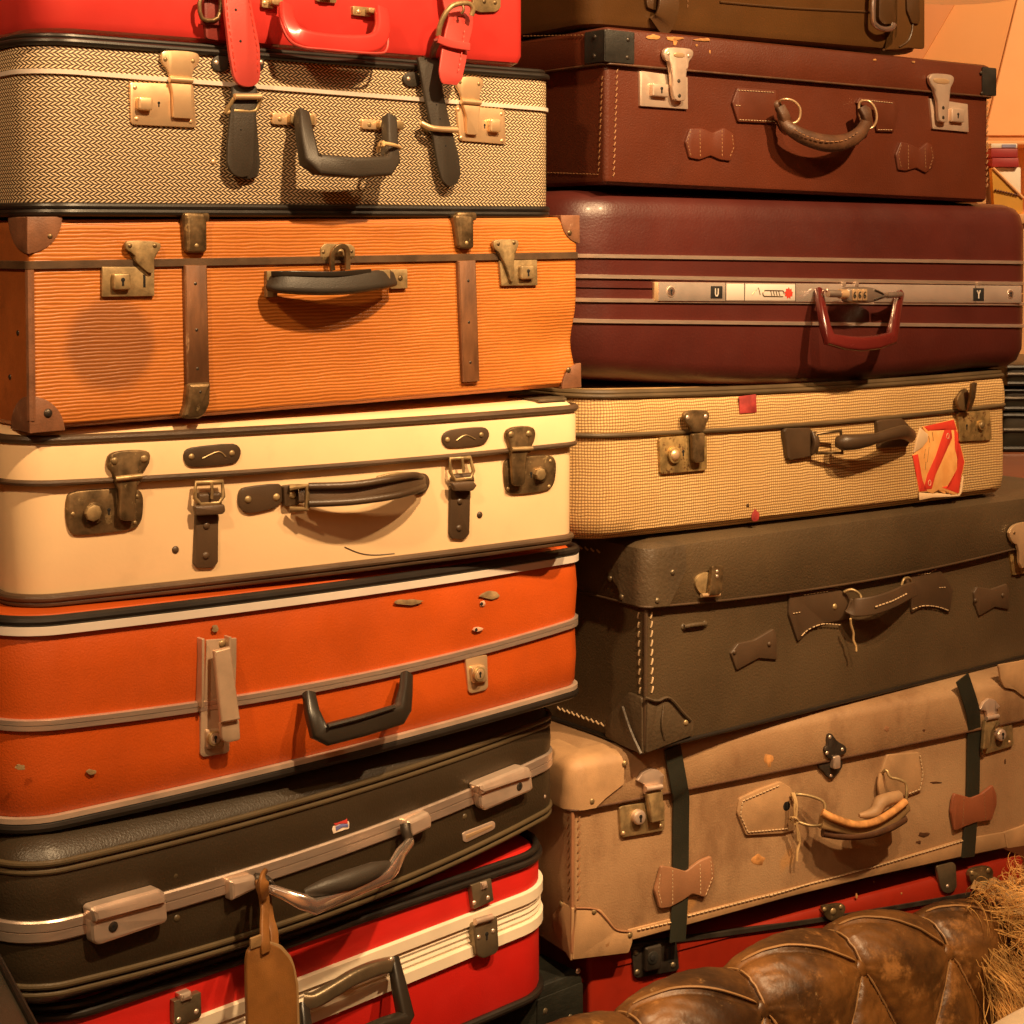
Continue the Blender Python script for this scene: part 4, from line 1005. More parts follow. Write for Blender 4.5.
def chestnut_case():
    ln = [[(603, 184), (987, 202)], [(606, 65.6), (993, 99)], [(605, 27), (992, 66)]]
    c = Case('suitcase', 'chestnut brown leather suitcase with black metal corners, second from top of the right stack', 'suitcase', 35.5, -.5, RX(ln), ln, [(605, 184), (988, 202)], D=.44, R=.007)
    c.shell('body', [(0,0,.006),(0,.004,.001),(0,.008,0),(1,.002,0)], 'brown_leather', cap1=False)
    c.shell('lid', [(1,-.0,-.0045),(1,.003,-.006),(2,-.008,-.005),(2,-.002,-.002),(2,.001,.004),(2,.002,.02)], 'brown_leather', cap0=False)
    c.piping('lid_welt', 1, .002, .0016, 'handle_brown', .0058)
    bm = bmesh.new()
    for x in (372, 402): c.stitch([Vector((q.x, -.0006, q.z)) for q in c.zz('K', (x+25, 252), (x+12, 645))] if x > 380 else [c.End(500+.2734*376, .2734*278)+Vector((-.0006,0,0)), c.End(500+.2734*362, .2734*640)+Vector((-.0006,0,0))],
                                  dash=.005, gap=.0028, r=.0008, slant=.5, bm=bm, normal=Vector((0,-1,0)) if x > 380 else Vector((-1,0,0)))
    c.stitch([c.End(500+.2734*360, .2734*638)+Vector((-.0006,0,0)), c.End(500+.2734*175, .2734*631)+Vector((-.0006,0,0))], dash=.004, gap=.003, r=.0006, bm=bm, normal=Vector((-1,0,0)))
    c.stitch([c.End(500+.2734*318, .2734*128, c.u0-.006), c.End(500+.2734*80, .2734*132, c.u0-.006)], dash=.004, gap=.004, r=.0006, bm=bm, normal=Vector((-1,0,0)))
    c.stitch([Vector((c.u1-.004, -.0006, c.v(1,c.u1)-.004)), Vector((c.u1-.004, -.0006, .012))], dash=.006, gap=.003, r=.0011, slant=.6, bm=bm)
    finish(bm, 'stitching', 'thread_dim', c.root)
    # black steel guards round the lid corners
    for left in (True, False):
        u = c.u0-.0065 if left else c.u1+.0065; s = 1 if left else -1; w_ = .047 if left else .03
        bm = bmesh.new(); v0 = c.v(1, u)+.004; v1 = c.v(2, u)
        slab(bm, roundpoly([(u-s*.002,v0),(u+s*w_,v0),(u+s*w_,v1-.004),(u-s*.002,v1-.004)], .002), lambda a, b, h: Vector((a, -h-.006, b)), 0, .002)
        slab(bm, roundpoly([(-.008,v0),(.034,v0),(.034,v1-.004),(-.008,v1-.004)], .002), lambda a, b, h: Vector((u-s*h, a, b)), 0, .002)
        g = finish(bm, 'corner_guard', 'guard_black', c.root, sharp=.5)
        if left:
            c.rivets('K', [(470,145),(468,210)], .0032, 'steel_dark', g, .008)
            for x, y in ((350,135),(348,205)):
                e = c.End(500+.2734*x, .2734*y, u); bm = bmesh.new(); dome(bm, e+Vector((-.002,0,0)), Vector((-1,0,0)), .0032, .0018); finish(bm, 'rivet', 'steel_dark', g)
        else:
            q = c.zz('M', (862,282),(864,362)); 
            for a in q: c.rivet(a, .003, 'steel_dark', g, .008)
    def lock(w, plate, hasp, knob, key, riv, tip, pres):
        p = c.plate('latch', c.zz(w, *plate), .004, 'nickel', r=.001)
        p['label'] = 'pale nickel latch'
        q = c.plate('hasp', c.zz(w, *hasp), .005, 'nickel', p, .009, smooth=1, bev=.0018)
        c.plate('hasp_panel', c.zz(w, *pres), .0012, 'brass_pale', q, .0138, smooth=1)
        c.rivets(w, riv, .0028, 'nickel', q, .0138)
        a, b = c.zz(w, *knob); c.rect('lock_slide', a, b, .008, 'nickel', p, .003, r=.002, bev=.002); c.keyhole(c.zz(w, key)[0], p, .0112, .0024)
        for t in tip: c.disc('hasp_hole', c.zz(w, t)[0], .0028, .0007, 'steel_dark', q, .0138)
    lock('K', [(509,262),(520,260),(685,283),(686,400),(512,388)], [(597,200),(602,180),(618,172),(690,176),(706,185),(707,200),(700,215),(690,225),(688,250),(680,258),(682,355),(672,370),(640,370),(630,340),(625,260),(620,228),(604,218)],
         ((556,304),(614,356)), (592,328), [(618,196),(692,204)], [(655,296),(657,350)], [(636,190),(676,194),(676,212),(636,208)])
    lock('M', [(657,382),(804,404),(808,513),(668,500)], [(655,305),(660,290),(675,284),(735,288),(752,298),(750,320),(736,345),(732,380),(730,465),(722,476),(700,474),(692,462),(690,400),(678,362),(676,345),(662,328)],
         ((742,420),(790,476)), (769,447), [], [(712,418),(712,456)], [(672,302),(735,306),(735,328),(676,322)])
    # handle tabs, rings and stitched handle
    ra = [(848,375),(868,320),(1010,330),(1018,360),(1016,440),(1005,452),(870,446)]
    t1 = c.plate('handle_tab', c.zz('K', *ra), .004, 'brown_patch', r=.002, bev=.0012)
    bm = bmesh.new(); c.stitch(c.zz('K', (872,330,.0045),(1005,338,.0045)), dash=.003, gap=.0022, r=.0005, bm=bm); c.stitch(c.zz('K', (876,438,.0045),(1005,444,.0045)), dash=.003, gap=.0022, r=.0005, bm=bm)
    c.stitch(c.zz('K', (862,385,.0045),(885,387,.0045)), dash=.003, gap=.0022, r=.0005, bm=bm); finish(bm, 'stitching', 'thread', t1)
    t2 = c.plate('handle_tab', c.zz('M', (372,400),(385,378),(520,392),(536,420),(532,460),(518,512),(452,510),(440,430)), .004, 'brown_patch', r=.002, bev=.0012)
    bm = bmesh.new(); c.stitch(c.zz('M', (392,386,.0045),(518,400,.0045)), dash=.003, gap=.0022, r=.0005, bm=bm); c.stitch(c.zz('M', (458,503,.0045),(518,504,.0045)), dash=.003, gap=.0022, r=.0005, bm=bm); finish(bm, 'stitching', 'thread', t2)
    for t, w, q in ((t1, 'M', [(70,400,.005),(95,385,.016),(130,392,.02),(154,420,.022),(152,460,.02),(130,478,.016),(95,470,.01),(74,440,.006)]),
                 (t2, 'M', [(385,400,.005),(420,392,.016),(445,420,.02),(452,460,.02),(438,492,.016),(410,496,.012),(390,460,.006)])):
        c.tube('ring', c.zz(w, *q), circ(.0019, 8), 'brass_pale', t, closed=True, n=4)
    bm = bmesh.new(); dome(bm, c.zz('K', (1008,385))[0]+Vector((0,-.004,0)), Vector((0,-1,0)), .007, .004); finish(bm, 'rivet', 'handle_brown', t1)
    h = c.tube('handle', c.zz('M', (80,440,.014),(95,475,.024),(125,505,.032),(180,535,.036),(260,556,.038),(330,550,.036),(385,518,.032),(412,470,.024),(415,425,.014)), circ(.0098, 12, .0075), 'handle_brown', n=5, scales=[.7,.9,1,1.15,1.25,1.15,1.05,.9,.75])
    for p in [(88,455,.022),(405,455,.024)]: 
        a = c.zz('M', p)[0]; c.tube('handle_loop', [a+Vector((-.006,0,.014)), a+Vector((0,-.004,0)), a+Vector((.006,0,-.014))], rrp(.009,.016,.4), 'handle_brown', h, n=4)
    bm = bmesh.new(); c.stitch(c.zz('M', (130,500,.042),(180,528,.046),(260,549,.049),(330,543,.046),(380,512,.042)), dash=.004, gap=.003, r=.0007, bm=bm, smooth=4); finish(bm, 'stitching', 'thread_dim', h)
    bow_tab(c, 'K', [(672,520),(690,470),(735,470),(775,487),(815,468),(850,490),(857,540),(838,590),(800,585),(765,570),(725,585),(688,578)], lines=[[(690,480),(678,520),(692,570)],[(724,478),(726,575)],[(805,478),(806,578)],[(842,495),(848,540),(832,580)]])
    bow_tab(c, 'M', [(520,600),(540,550),(582,562),(612,578),(645,552),(662,565),(676,600),(668,645),(638,672),(600,652),(560,664),(530,660)], lines=[[(540,562),(530,600),(540,650)],[(568,565),(568,655)],[(632,575),(636,660)],[(656,572),(664,610),(650,655)]])
    # bare scuffed patches along the lid's top edge
    rnd = random.Random(5)
    for (w, cx, cy, rx, ry) in (('K',560,135,28,10),('K',640,140,40,9),('K',745,145,38,7),('K',640,152,10,14),('M',445,232,9,4),('M',596,240,8,5),('K',768,190,3,8),('K',720,165,5,5)):
        q = [(cx+rx*math.cos(t)*rnd.uniform(.55,1.15), cy+ry*math.sin(t)*rnd.uniform(.55,1.15)) for t in [2*PI*i/12 for i in range(12)]]
        c.plate('scuff', c.zz(w, *q), .0003, 'brown_scuff', smooth=1, bev=.0001, off=.0058)
    return c

def letter(c, ch, q, h, m, parent, off):
    """small raised letter made from strokes"""
    q = c.rp(q, off)
    S = {'U': [[(-.3,.5),(-.3,-.2),(-.15,-.48),(.15,-.48),(.3,-.2),(.3,.5)]], 'Y': [[(-.35,.5),(0,0)],[(.35,.5),(0,0),(0,-.5)]],
         '6': [[(.25,.45),(-.05,.42),(-.28,.1),(-.28,-.3),(0,-.5),(.26,-.28),(.1,0),(-.25,-.1)]]}[ch]
    bm = bmesh.new()
    for s in S: sweep(bm, [Vector((q.x+a*h*.8, -off, q.z+b*h)) for a, b in s], rrp(.0008, h*.17, .2), Vector((0,-1,0)))
    return finish(bm, 'letter', m, parent)

def maroon_case():
    ln = [[(625, 381), (780, 387), (985, 370)], [(625, 321.5), (1020, 326)], [(625, 300.5), (1020, 304)], [(625, 277), (1020, 283.5)], [(625, 256.5), (1020, 262.5)], [(625, 192), (990, 204)]]
    c = Case('suitcase', 'maroon moulded hard suitcase with four metal lines, third from top of the right stack', 'suitcase', 34.5, -1.25, (800, 290, 2.36), ln, [(562, 300), (1046, 304)], D=.46, R=.085)
    c.shell('body', [(0,-.002,.05),(0,.003,.022),(0,.012,.009),(0,.03,.001),(1,0,0),(2,0,0),((2,3,.5),-.001,0)], 'maroon', cap1=False)
    c.shell('lid', [((2,3,.5),.001,0),(3,0,0),(4,0,0),(5,-.035,.001),(5,-.016,.006),(5,-.005,.015),(5,.001,.032),(5,.003,.06)], 'maroon', cap0=False)
    for k in (1,2,3,4): c.strip('metal_line', k, -.0026, .0026, .003, 'alu')
    # the long mirror lock plate
    top, bot = lambda x: 282+(x-657)*.0105, lambda x: 301+(x-657)*.006
    def seg(name, x0, x1, th, m, parent=None, e0=0, e1=0, off=0): return c.plate(name, c.L([(x0,top(x0)+e0),(x1,top(x1)+e0),(x1,bot(x1)-e1),(x0,bot(x0)-e1)]), th, m, parent, off, r=.0006)
    p = seg('lock_plate', 658, 1021, .005, 'mirror'); p['label'] = 'long mirror bright lock plate'
    seg('end_stop', 654, 659, .004, 'brass_pale', p)
    for x in (725, 744, 795, 975): seg('panel_joint', x-.4, x+.4, .0054, 'steel_dark', p)
    seg('pale_panel', 726, 743.5, .0056, 'white_trim', p, 1, 1); seg('emblem_panel', 744.6, 794.5, .0056, 'white_trim', p, 1, 1)
    for x, y in ((671.5, 291.5), (1011, 294)):
        q = c.P(x, y); c.disc('lock_cylinder', q, .0075, .001, 'nickel', p, .005); c.disc('lock_ring', q, .006, .0006, 'chrome', p, .006); c.keyhole(q, p, .0067, .002)
    for ch, x0, x1, y0, y1 in (('U',711,722.5,286,298.5), ('Y',973.5,984,288,301)):
        a, b = c.P(x0, y0), c.P(x1, y1); k = c.rect('initial_plate', a, b, .0008, 'dark_hole', p, .005, r=.001)
        k['label'] = 'black square with a pale initial'
        letter(c, ch, c.P((x0+x1)/2, (y0+y1)/2), abs(a.z-b.z)*.62, 'white_trim', k, .0062)
    # red leaf mark and the embossed outline beside it
    q = c.zz('ST', (790,132))[0]; R_ = .0085; lf = []
    for i in range(18):
        t = 2*PI*i/18+PI/2; lf.append(Vector((q.x+R_*(1 if i % 2 == 0 else .68)*math.cos(t), 0, q.z+R_*(1 if i % 2 == 0 else .68)*math.sin(t))))
    c.plate('leaf_mark', lf, .0008, 'mark_red', p, .0055, r=0)
    a, b = c.zz('ST', (625,115), (745,150)); rr = abs(a.z-b.z)/2; zc = (a.z+b.z)/2
    c.tube('embossed_outline', [Vector((a.x+rr-rr*math.cos(t) if math.cos(t) > 0 else b.x-rr-rr*math.cos(t), -.006, zc+rr*math.sin(t))) for t in [2*PI*i/20 for i in range(20)]], circ(.0007, 5), 'olive_metal', p, closed=True, n=1, smooth=False)
    for x in (670,685,700,715): 
        a, b = c.zz('ST', (x,120), (x+6,145)); c.tube('embossed_stroke', [Vector((a.x,-.006,a.z)), Vector((b.x,-.006,b.z))], circ(.0006, 5), 'olive_metal', p)
    a = c.zz('ST', (565,140),(585,115),(600,100),(610,140)); c.tube('embossed_stroke', [Vector((x.x,-.006,x.z)) for x in a], circ(.0006, 5), 'olive_metal', p, smooth=False)
    # moulded handle
    h = c.tube('handle', c.zz('O', (163,462,.01),(172,530,.026),(190,620,.04),(206,668,.046),(270,682,.05),(330,688,.05),(400,682,.05),(466,664,.046),(478,610,.04),(492,530,.026),(504,475,.01)),
               rrp(.014, .0155, .3, 3), 'maroon_handle', n=1, smooth=False, scales=[.75,.8,.95,1.15,1.25,1.3,1.25,1.15,.95,.8,.7])
    for x in (258, 312): a, b = c.zz('O', (x,428),(x+16,446)); c.rect('hinge', a, b, .006, 'alu', r=.001)
    a, b = c.zz('O', (828,428),(845,442)); c.rect('hinge', a, b, .006, 'alu', r=.001)
    # combination padlock threaded through the handle posts
    off = .026
    r = empty('padlock', c.mw); tag(r, 'small silver combination padlock hooked on the handle of the maroon suitcase', 'padlock')
    b = c.plate('lock_body', c.zz('O', (280,455),(300,448),(370,448),(410,460),(450,480),(448,492),(410,505),(370,518),(295,516),(278,505)), .014, 'padlock', r, off, smooth=1, bev=.004)
    c.tube('shackle', c.zz('O', (282,478,off+.007),(230,477,off+.007),(200,476,off+.006)), circ(.0055, 10), 'padlock', r, n=3)
    c.tube('collar', c.zz('O', (250,478,off+.007),(278,479,off+.007)), circ(.007, 10), 'brass_pale', r)
    c.tube('shackle_loop', c.zz('O', (205,470,off+.006),(188,462,off+.002),(178,475,off-.004),(178,500,off-.004),(186,512,off)), circ(.0018, 8), 'chrome', r, n=4)
    c.tube('shackle_end', c.zz('O', (448,484,off+.007),(480,482,off+.006),(505,480,off)), circ(.0045, 10), 'padlock', r, n=3)
    c.tube('groove', c.zz('O', (398,462),(436,482),(398,502), off=off+.0145), circ(.0012, 6), 'steel_dark', b, n=3)
    for x in (315, 336, 357):
        q, q2 = c.zz('O', (x-8,458), (x+8,506)); c.rect('dial', q, q2, .003, 'brass_pale', b, off+.013, r=.0015)
        letter(c, '6', c.zz('O', (x,482))[0], .0085, 'dark_hole', b, off+.0168)
    return c

def tweed_case():
    ln = [[(620, 541), (800, 521), (1001.5, 495)], [(577, 427), (662, 433), (800, 424), (1003, 404)][1:], [(625, 393), (800, 387), (999, 373)]]
    ln[1] = [(650, 432.5), (800, 424), (1003, 404)]
    c = Case('suitcase', 'small checked straw coloured suitcase with a torn travel sticker, in the right stack', 'suitcase', 37, -.25, RX(ln), ln, [(577, 541), (1007, 495)], D=.44, R=.075, R2=.016)
    rel = .012
    c.shell('body', [(0,-.001,.03),(0,.003,.012),(0,.012,.003),(0,.03,0),((0,1,.5),0,0),(1,-.002,.001)], 'tweed', cap1=False)
    c.shell('lid', [(1,.001,-.002),(1,.01,-.003),((1,2,.6),0,-.001),(2,-.008,.002),(2,-.001,.01),(2,.003,.03)], 'tweed', cap0=False)
    c.piping('seam_trim', 1, -.001, .0032, 'tweed_trim', .001); c.piping('piping', 2, .0005, .0042, 'tweed_trim', -.006); c.piping('piping', 2, -.004, .003, 'tweed_trim', -.001)
    def lock(w, plate, hasp, arm, knob, kr, key, riv, m):
        p = c.plate('latch', c.zz(w, *plate), .004, m, r=.0015)
        q = c.plate('hasp', c.zz(w, *hasp), .004, 'brass_dark', p, .01, smooth=1, bev=.0015)
        if arm: c.plate('hasp_arm', c.zz(w, *arm), .005, 'brass_dark', p, .009, r=.003, bev=.002)
        c.rivets(w, riv, .0034, 'nickel', q, .0138)
        k = c.zz(w, knob)[0]; c.disc('knob_base', k, kr*1.2, .006, m, p, .002); c.rivet(k, kr*.85, 'brass_pale' if kr > .007 else 'brass_old', p, .0075)
        c.keyhole(c.zz(w, key)[0], p, .004, .0024)
        return p
    lock('Q', [(446,328),(455,318),(575,308),(640,312),(641,446),(630,452),(458,467),(450,460)], [(545,238),(550,215),(570,206),(640,205),(653,218),(650,245),(637,265),(634,292),(582,298),(575,275),(558,260)],
         [(582,302),(634,298),(632,415),(622,420),(594,422),(586,410)], (514,390), .009, (546,380), [(566,236),(640,232)], 'brass_rust')
    lock('R', [(744,268),(752,262),(880,252),(886,372),(878,378),(752,384)], [(742,215),(748,190),(765,168),(785,160),(800,200),(798,240),(780,256),(758,254),(748,240)], None, (850,316), .0065, (784,322), [], 'brass_rust')
    # the right hasp stands open, its arm raised off the lid
    c.tube('hasp_arm', c.zz('R', (790,250,.012),(805,200,.024),(812,140,.03)), rrp(.005, .012, .3), 'brass_dark', n=3)
    # handle
    t = c.plate('handle_tab', c.zz('R', (14,340),(22,328),(125,326),(136,345),(142,438),(130,446),(40,462),(30,455)), .007, 'brown_strap', r=.003, bev=.002)
    c.tube('handle_ring', c.zz('R', (150,352,.012),(255,338,.02),(262,432,.02),(155,432,.012)), circ(.0026, 8), 'brass_dark', t, closed=True, n=1, smooth=False)
    c.tube('tab_loop', c.zz('R', (140,345,.008),(152,388,.014),(140,432,.008)), rrp(.006,.01), 'brown_strap', t, n=4)
    m2 = c.plate('handle_tab', c.zz('R', (405,300),(415,294),(510,286),(525,300),(552,330),(555,370),(530,405),(415,412)), .007, 'brown_strap', r=.003, bev=.002)
    h = c.tube('handle', c.zz('R', (238,385,.02),(270,388,.03),(330,385,.036),(400,372,.038),(470,352,.036),(520,345,.028),(548,360,.014)), circ(.0085, 12, .007), 'brown_strap', n=6, scales=[.9,1.35,1.25,.95,1.05,1.25,1.2])
    p = c.plate('tape_patch', c.zz('Q', (775,150),(845,140),(848,212),(842,216),(778,221)), .0006, 'tape', r=.001, off=.003)
    # torn sticker
    k = c.plate('travel_sticker', c.zz('SK', (190,185),(330,150),(525,100),(545,140),(575,260),(590,360),(625,470),(645,560),(630,660),(605,720),(590,760),(585,900),(520,915),(470,880),(420,905),(360,860),(300,900),(240,880),(150,885),(135,800),(110,640),(80,490),(130,440),(215,350),(250,270)), .0008, 'sticker', r=.0006, bev=.0002)
    k['label'] = 'torn orange and red travel sticker'
    def band(q, m='mark_red', h=.0003): c.plate('sticker_band', c.zz('SK', *q), h, m, k, .0008, r=.0006, bev=.0001)
    band([(205,180),(525,104),(540,150),(560,215),(470,215),(430,200),(250,225)]); band([(430,200),(500,215),(510,300),(330,700),(290,850),(200,860),(240,700),(330,500)])
    band([(82,490),(140,475),(190,760),(240,870),(155,880),(110,640)]); band([(530,180),(575,265),(595,380),(640,560),(605,720),(580,900),(440,850),(400,835),(490,810),(560,640),(575,560),(540,420)])
    c.plate('white_backing', c.zz('SK', (165,190),(250,260),(245,330),(190,400),(95,465),(120,340)), .0016, 'paper', k, .0006, r=.0015)
    c.plate('white_backing', c.zz('SK', (150,890),(300,900),(420,900),(500,915),(590,905),(620,700),(635,720),(620,880),(590,930),(440,940),(300,945),(160,975)), .0004, 'paper', k, 0, r=.0006)
    for q in ((455,280),(258,785)):
        p_ = c.zz('SK', q)[0]; c.tube('sticker_ring', [Vector((p_.x+.003*math.cos(t), -.0013, p_.z+.004*math.sin(t))) for t in [2*PI*i/14 for i in range(14)]], circ(.0005, 5), 'paper', k, closed=True, n=1, smooth=False)
    # faint printed strokes along the left field
    for a, b in (((250,280),(262,350)), ((290,240),(300,330)), ((215,420),(200,520)), ((255,400),(235,560)), ((220,560),(215,640))):
        a, b = c.zz('SK', a, b); c.tube('printed_stroke', [Vector((a.x,-.0009,a.z)), Vector((b.x,-.0009,b.z))], circ(.0006, 5), 'brass_rust', k)
    rnd = random.Random(8)
    for (w, cx, cy, rx, ry, m) in (('Q',842,640,22,30,'tape'),('Q',845,500,18,90,'paper'),('Q',810,595,8,8,'brown_strap'),('Q',240,575,14,10,'paper')):
        q = [(cx+rx*math.cos(t)*rnd.uniform(.6,1.1), cy+ry*math.sin(t)*rnd.uniform(.6,1.1)) for t in [2*PI*i/12 for i in range(12)]]
        if m == 'paper' : continue
        c.plate('stain_patch', c.zz(w, *q), .0004, m, smooth=1, bev=.0001)
    return c
def patch3(c, front, end, name, m, th=.003, rf=(), re=(), u=None, off=.0, rr=.003):
    """leather corner patch: one piece over the front face and the left end"""
    u = c.u0-off if u is None else u
    bm = bmesh.new()
    slab(bm, roundpoly([(q.x, q.z) for q in front], rr), lambda a, b, h: Vector((a, -h-off, b)), -.001, th, .001)
    slab(bm, roundpoly([(q.y, q.z) for q in end], rr), lambda a, b, h: Vector((u-h, a, b)), -.001, th, .001)
    o = finish(bm, name, m, c.root, sharp=.6)
    for q in rf: c.rivet(q, .0042, 'brass_old', o, th+off)
    for q in re:
        bm = bmesh.new(); dome(bm, Vector((u-th, q.y, q.z)), Vector((-1,0,0)), .0042, .0022); finish(bm, 'rivet', 'brass_old', o)
    return o
def ends(c, w, *pts, u=None):
    ox, oy, k = ZW[w]; return [c.End(ox+k*x, oy+k*y, u) for x, y in pts]

def olive_trunk():
    ln = [[(645, 753), (790, 717.5), (1024, 659)], [(638, 608), (786.6, 592.6), (1009, 549.6)], [(638, 545), (800, 524), (1024, 494)]]
    c = Case('trunk', 'dark olive leathercloth trunk with leather corner patches, under the checked straw suitcase', 'trunk', 38, -.5, RX(ln), ln, [(645, 753), (1085, 643)], D=.46, R=.006)
    lo = .009
    c.shell('body', [(0,0,.006),(0,.004,.001),(0,.008,0),((0,1,.5),0,0),(1,.004,0)], 'trunk', cap1=False, R=.006)
    c.shell('lid', [(1,0,-lo+.002),(1,.003,-lo),(2,-.016,-lo+.001),(2,-.006,-lo+.004),(2,0,-lo+.014),(2,.004,.03)], 'trunk', cap0=False, R=.012)
    c.piping('lid_welt', 1, .002, .0016, 'trunk_trim', lo)
    bm = bmesh.new()
    a = c.zz('S', (455,418,.0005), (460,770,.0005)); c.stitch(a, dash=.008, gap=.004, r=.0012, slant=.35, bm=bm)
    a = [q+Vector((-.0006,0,0)) for q in ends(c, 'S', (405,418), (412,760))]; c.stitch(a, dash=.008, gap=.004, r=.0012, slant=.35, bm=bm, normal=Vector((-1,0,0)))
    a = [q+Vector((-.0006,0,0)) for q in ends(c, 'S', (285,888), (78,812))]; c.stitch(a, dash=.007, gap=.003, r=.0012, slant=.5, bm=bm, normal=Vector((-1,0,0)))
    a = [q+Vector((-.0006,0,0)) for q in ends(c, 'S', (248,170), (165,152), u=c.u0-lo)]; c.stitch(a, dash=.007, gap=.005, r=.0012, slant=.5, bm=bm, normal=Vector((-1,0,0)))
    finish(bm, 'stitching', 'thread', c.root)
    c.piping('corner_welt', 0, .004, .0026, 'black_trim', .001)
    bm = bmesh.new(); sweep(bm, [Vector((c.u0, 0, .01)), Vector((c.u0, 0, c.v(1, c.u0)))], circ(.0028, 8)); finish(bm, 'edge_welt', 'trunk_trim', c.root)
    u = c.u0-lo
    q = c.zz('S', (505,395),(575,255),(575,190)); e = ends(c, 'S', (345,372),(258,215), u=u)
    w_ = c.wrap('corner_patch', [(1,.002,-lo),(1,.02,-lo),((1,2,.55),0,-lo+.0005),(2,-.016,-lo+.001),(2,-.006,-lo+.004),(2,0,-lo+.014)], [q[0].x, q[0].x+.012, q[1].x, q[2].x, q[2].x, q[2].x-.004],
           [e[0].y, e[0].y+.01, e[1].y, e[1].y, e[1].y, e[1].y-.006], 'trunk_patch', .0028, R=.012)
    for q in c.zz('S', (547,256),(484,372)): c.rivet(q, .004, 'olive_metal', w_, lo+.0028)
    for q in ends(c, 'S', (292,280),(340,355), u=u):
        bm = bmesh.new(); dome(bm, Vector((u-.0028, q.y, q.z)), Vector((-1,0,0)), .004, .0022); finish(bm, 'rivet', 'olive_metal', w_)
    patch3(c, [Vector((c.u0-.002,0,.001))]+c.zz('S', (615,920),(622,865),(590,830),(530,770),(470,778),(430,768)),
           ends(c, 'S', (428,768),(372,745),(330,795),(283,850),(276,925),(340,960),(430,1000)), 'corner_patch', 'trunk_patch', .005, c.zz('S', (600,872)), [])
    # crumpled folds of the bottom patch
    bm = bmesh.new()
    sweep(bm, catmull(c.zz('S', (430,768,.006),(480,782,.008),(530,770,.007),(590,835,.007),(618,862,.006)), 4), circ(.002, 6))
    sweep(bm, catmull([q+Vector((-.006,0,0)) for q in ends(c, 'S', (352,802),(385,900),(428,995))], 4), circ(.0025, 6))
    sweep(bm, catmull(c.zz('S', (505,800,.005),(500,880,.007),(510,940,.005)), 4), circ(.0018, 6))
    finish(bm, 'patch_fold', 'trunk_patch', c.root)
    # left catch, hasp standing open
    q = c.zz('S', (690,312))[0]
    p = c.plate('latch', c.zz('S', (633,305),(640,275),(665,258),(700,254),(735,275),(748,315),(732,350),(690,360),(655,345)), .003, 'brass_old', off=lo, smooth=2)
    c.plate('hasp', c.zz('S', (705,230),(750,228),(745,310),(735,345),(690,350),(695,320)), .005, 'brass_dark', p, off=lo+.006, r=.002)
    a = c.zz('S', (662,350),(735,346)); a = [c.rp(x, lo+.007) for x in a]; c.tube('hinge', a, circ(.0028, 8), 'brass_pale', p)
    c.rivets('S', [(728,252),(728,272)], .0026, 'nickel', p, lo+.0108)
    # bumps on the body below it
    c.rivets('S', [(590,480),(678,468)], .005, 'trunk'); 
    a = c.zz('S', (590,478,.003),(635,470,.004),(678,466,.003)); c.tube('staple', a, circ(.003, 8), 'trunk_patch', n=3)
    bow_tab(c, 'S', [(775,585),(805,545),(870,532),(950,485),(962,500),(965,612),(890,606),(800,655)], m='trunk_trim', r=.002)
    c.rivets('S', [(800,583),(943,550)], .0034, 'trunk_trim', None, .0045)
    bow_tab(c, 'T', [(806,430),(820,405),(880,416),(945,392),(954,420),(955,500),(895,490),(830,528),(812,480)], m='trunk_trim', r=.002)
    c.rivets('T', [(824,464),(938,442)], .0034, 'trunk_trim', None, .0045)
    # handle
    t1 = c.plate('handle_tab', c.zz('T', (38,430),(230,410),(292,438),(292,540),(230,552),(180,560),(120,590),(75,638),(52,570),(36,522)), .004, 'trunk_trim', r=.004, bev=.0015)
    bm = bmesh.new(); c.stitch(c.zz('T', (90,612,.0045),(120,585,.0045),(180,562,.0045),(250,566,.0045)), dash=.004, gap=.0025, r=.0008, bm=bm, smooth=3); c.stitch(c.zz('T', (55,518,.0045),(90,512,.0045)), dash=.003, gap=.0025, r=.0007, bm=bm); c.stitch(c.zz('T', (100,440,.0045),(200,425,.0045)), dash=.004, gap=.0025, r=.0006, bm=bm)
    finish(bm, 'stitching', 'thread', t1)
    c.rivets('T', [(232,490)], .0045, 'brass_old', t1, .004)
    t2 = c.plate('handle_tab', c.zz('T', (520,365),(560,350),(660,322),(700,372),(725,420),(712,516),(660,490),(600,488),(552,516),(545,440)), .004, 'trunk_trim', r=.004, bev=.0015)
    bm = bmesh.new(); c.stitch(c.zz('T', (556,500,.0045),(600,486,.0045),(660,490,.0045),(712,508,.0045)), dash=.004, gap=.0025, r=.0008, bm=bm, smooth=3); c.stitch(c.zz('T', (668,410,.0045),(700,408,.0045)), dash=.003, gap=.0025, r=.0007, bm=bm); c.stitch(c.zz('T', (580,355,.0045),(625,350,.0045),(662,328,.0045)), dash=.004, gap=.0025, r=.0006, bm=bm)
    finish(bm, 'stitching', 'thread', t2)
    h = c.tube('handle', c.zz('T', (290,490,.012),(330,492,.026),(400,482,.034),(470,458,.034),(530,428,.026),(565,415,.012)), rrp(.006, .026, .4, 3), 'trunk_trim', n=5, hint=Vector((0,-1,.15)), scales=[1,1,1,.95,.9,.8])
    bm = bmesh.new(); c.stitch(c.zz('T', (400,490,.038),(470,466,.038),(535,433,.03)), dash=.0045, gap=.003, r=.0011, bm=bm); finish(bm, 'stitching', 'thread', h)
    c.tube('ring', c.zz('T', (268,428,.006),(300,418,.014),(335,438,.022),(342,470,.026)), circ(.0022, 8), 'brass_old', t1, n=4)
    c.tube('ring', c.zz('T', (510,400,.02),(522,372,.02),(545,372,.014),(552,400,.01)), circ(.002, 8), 'brass_old', t2, n=4)
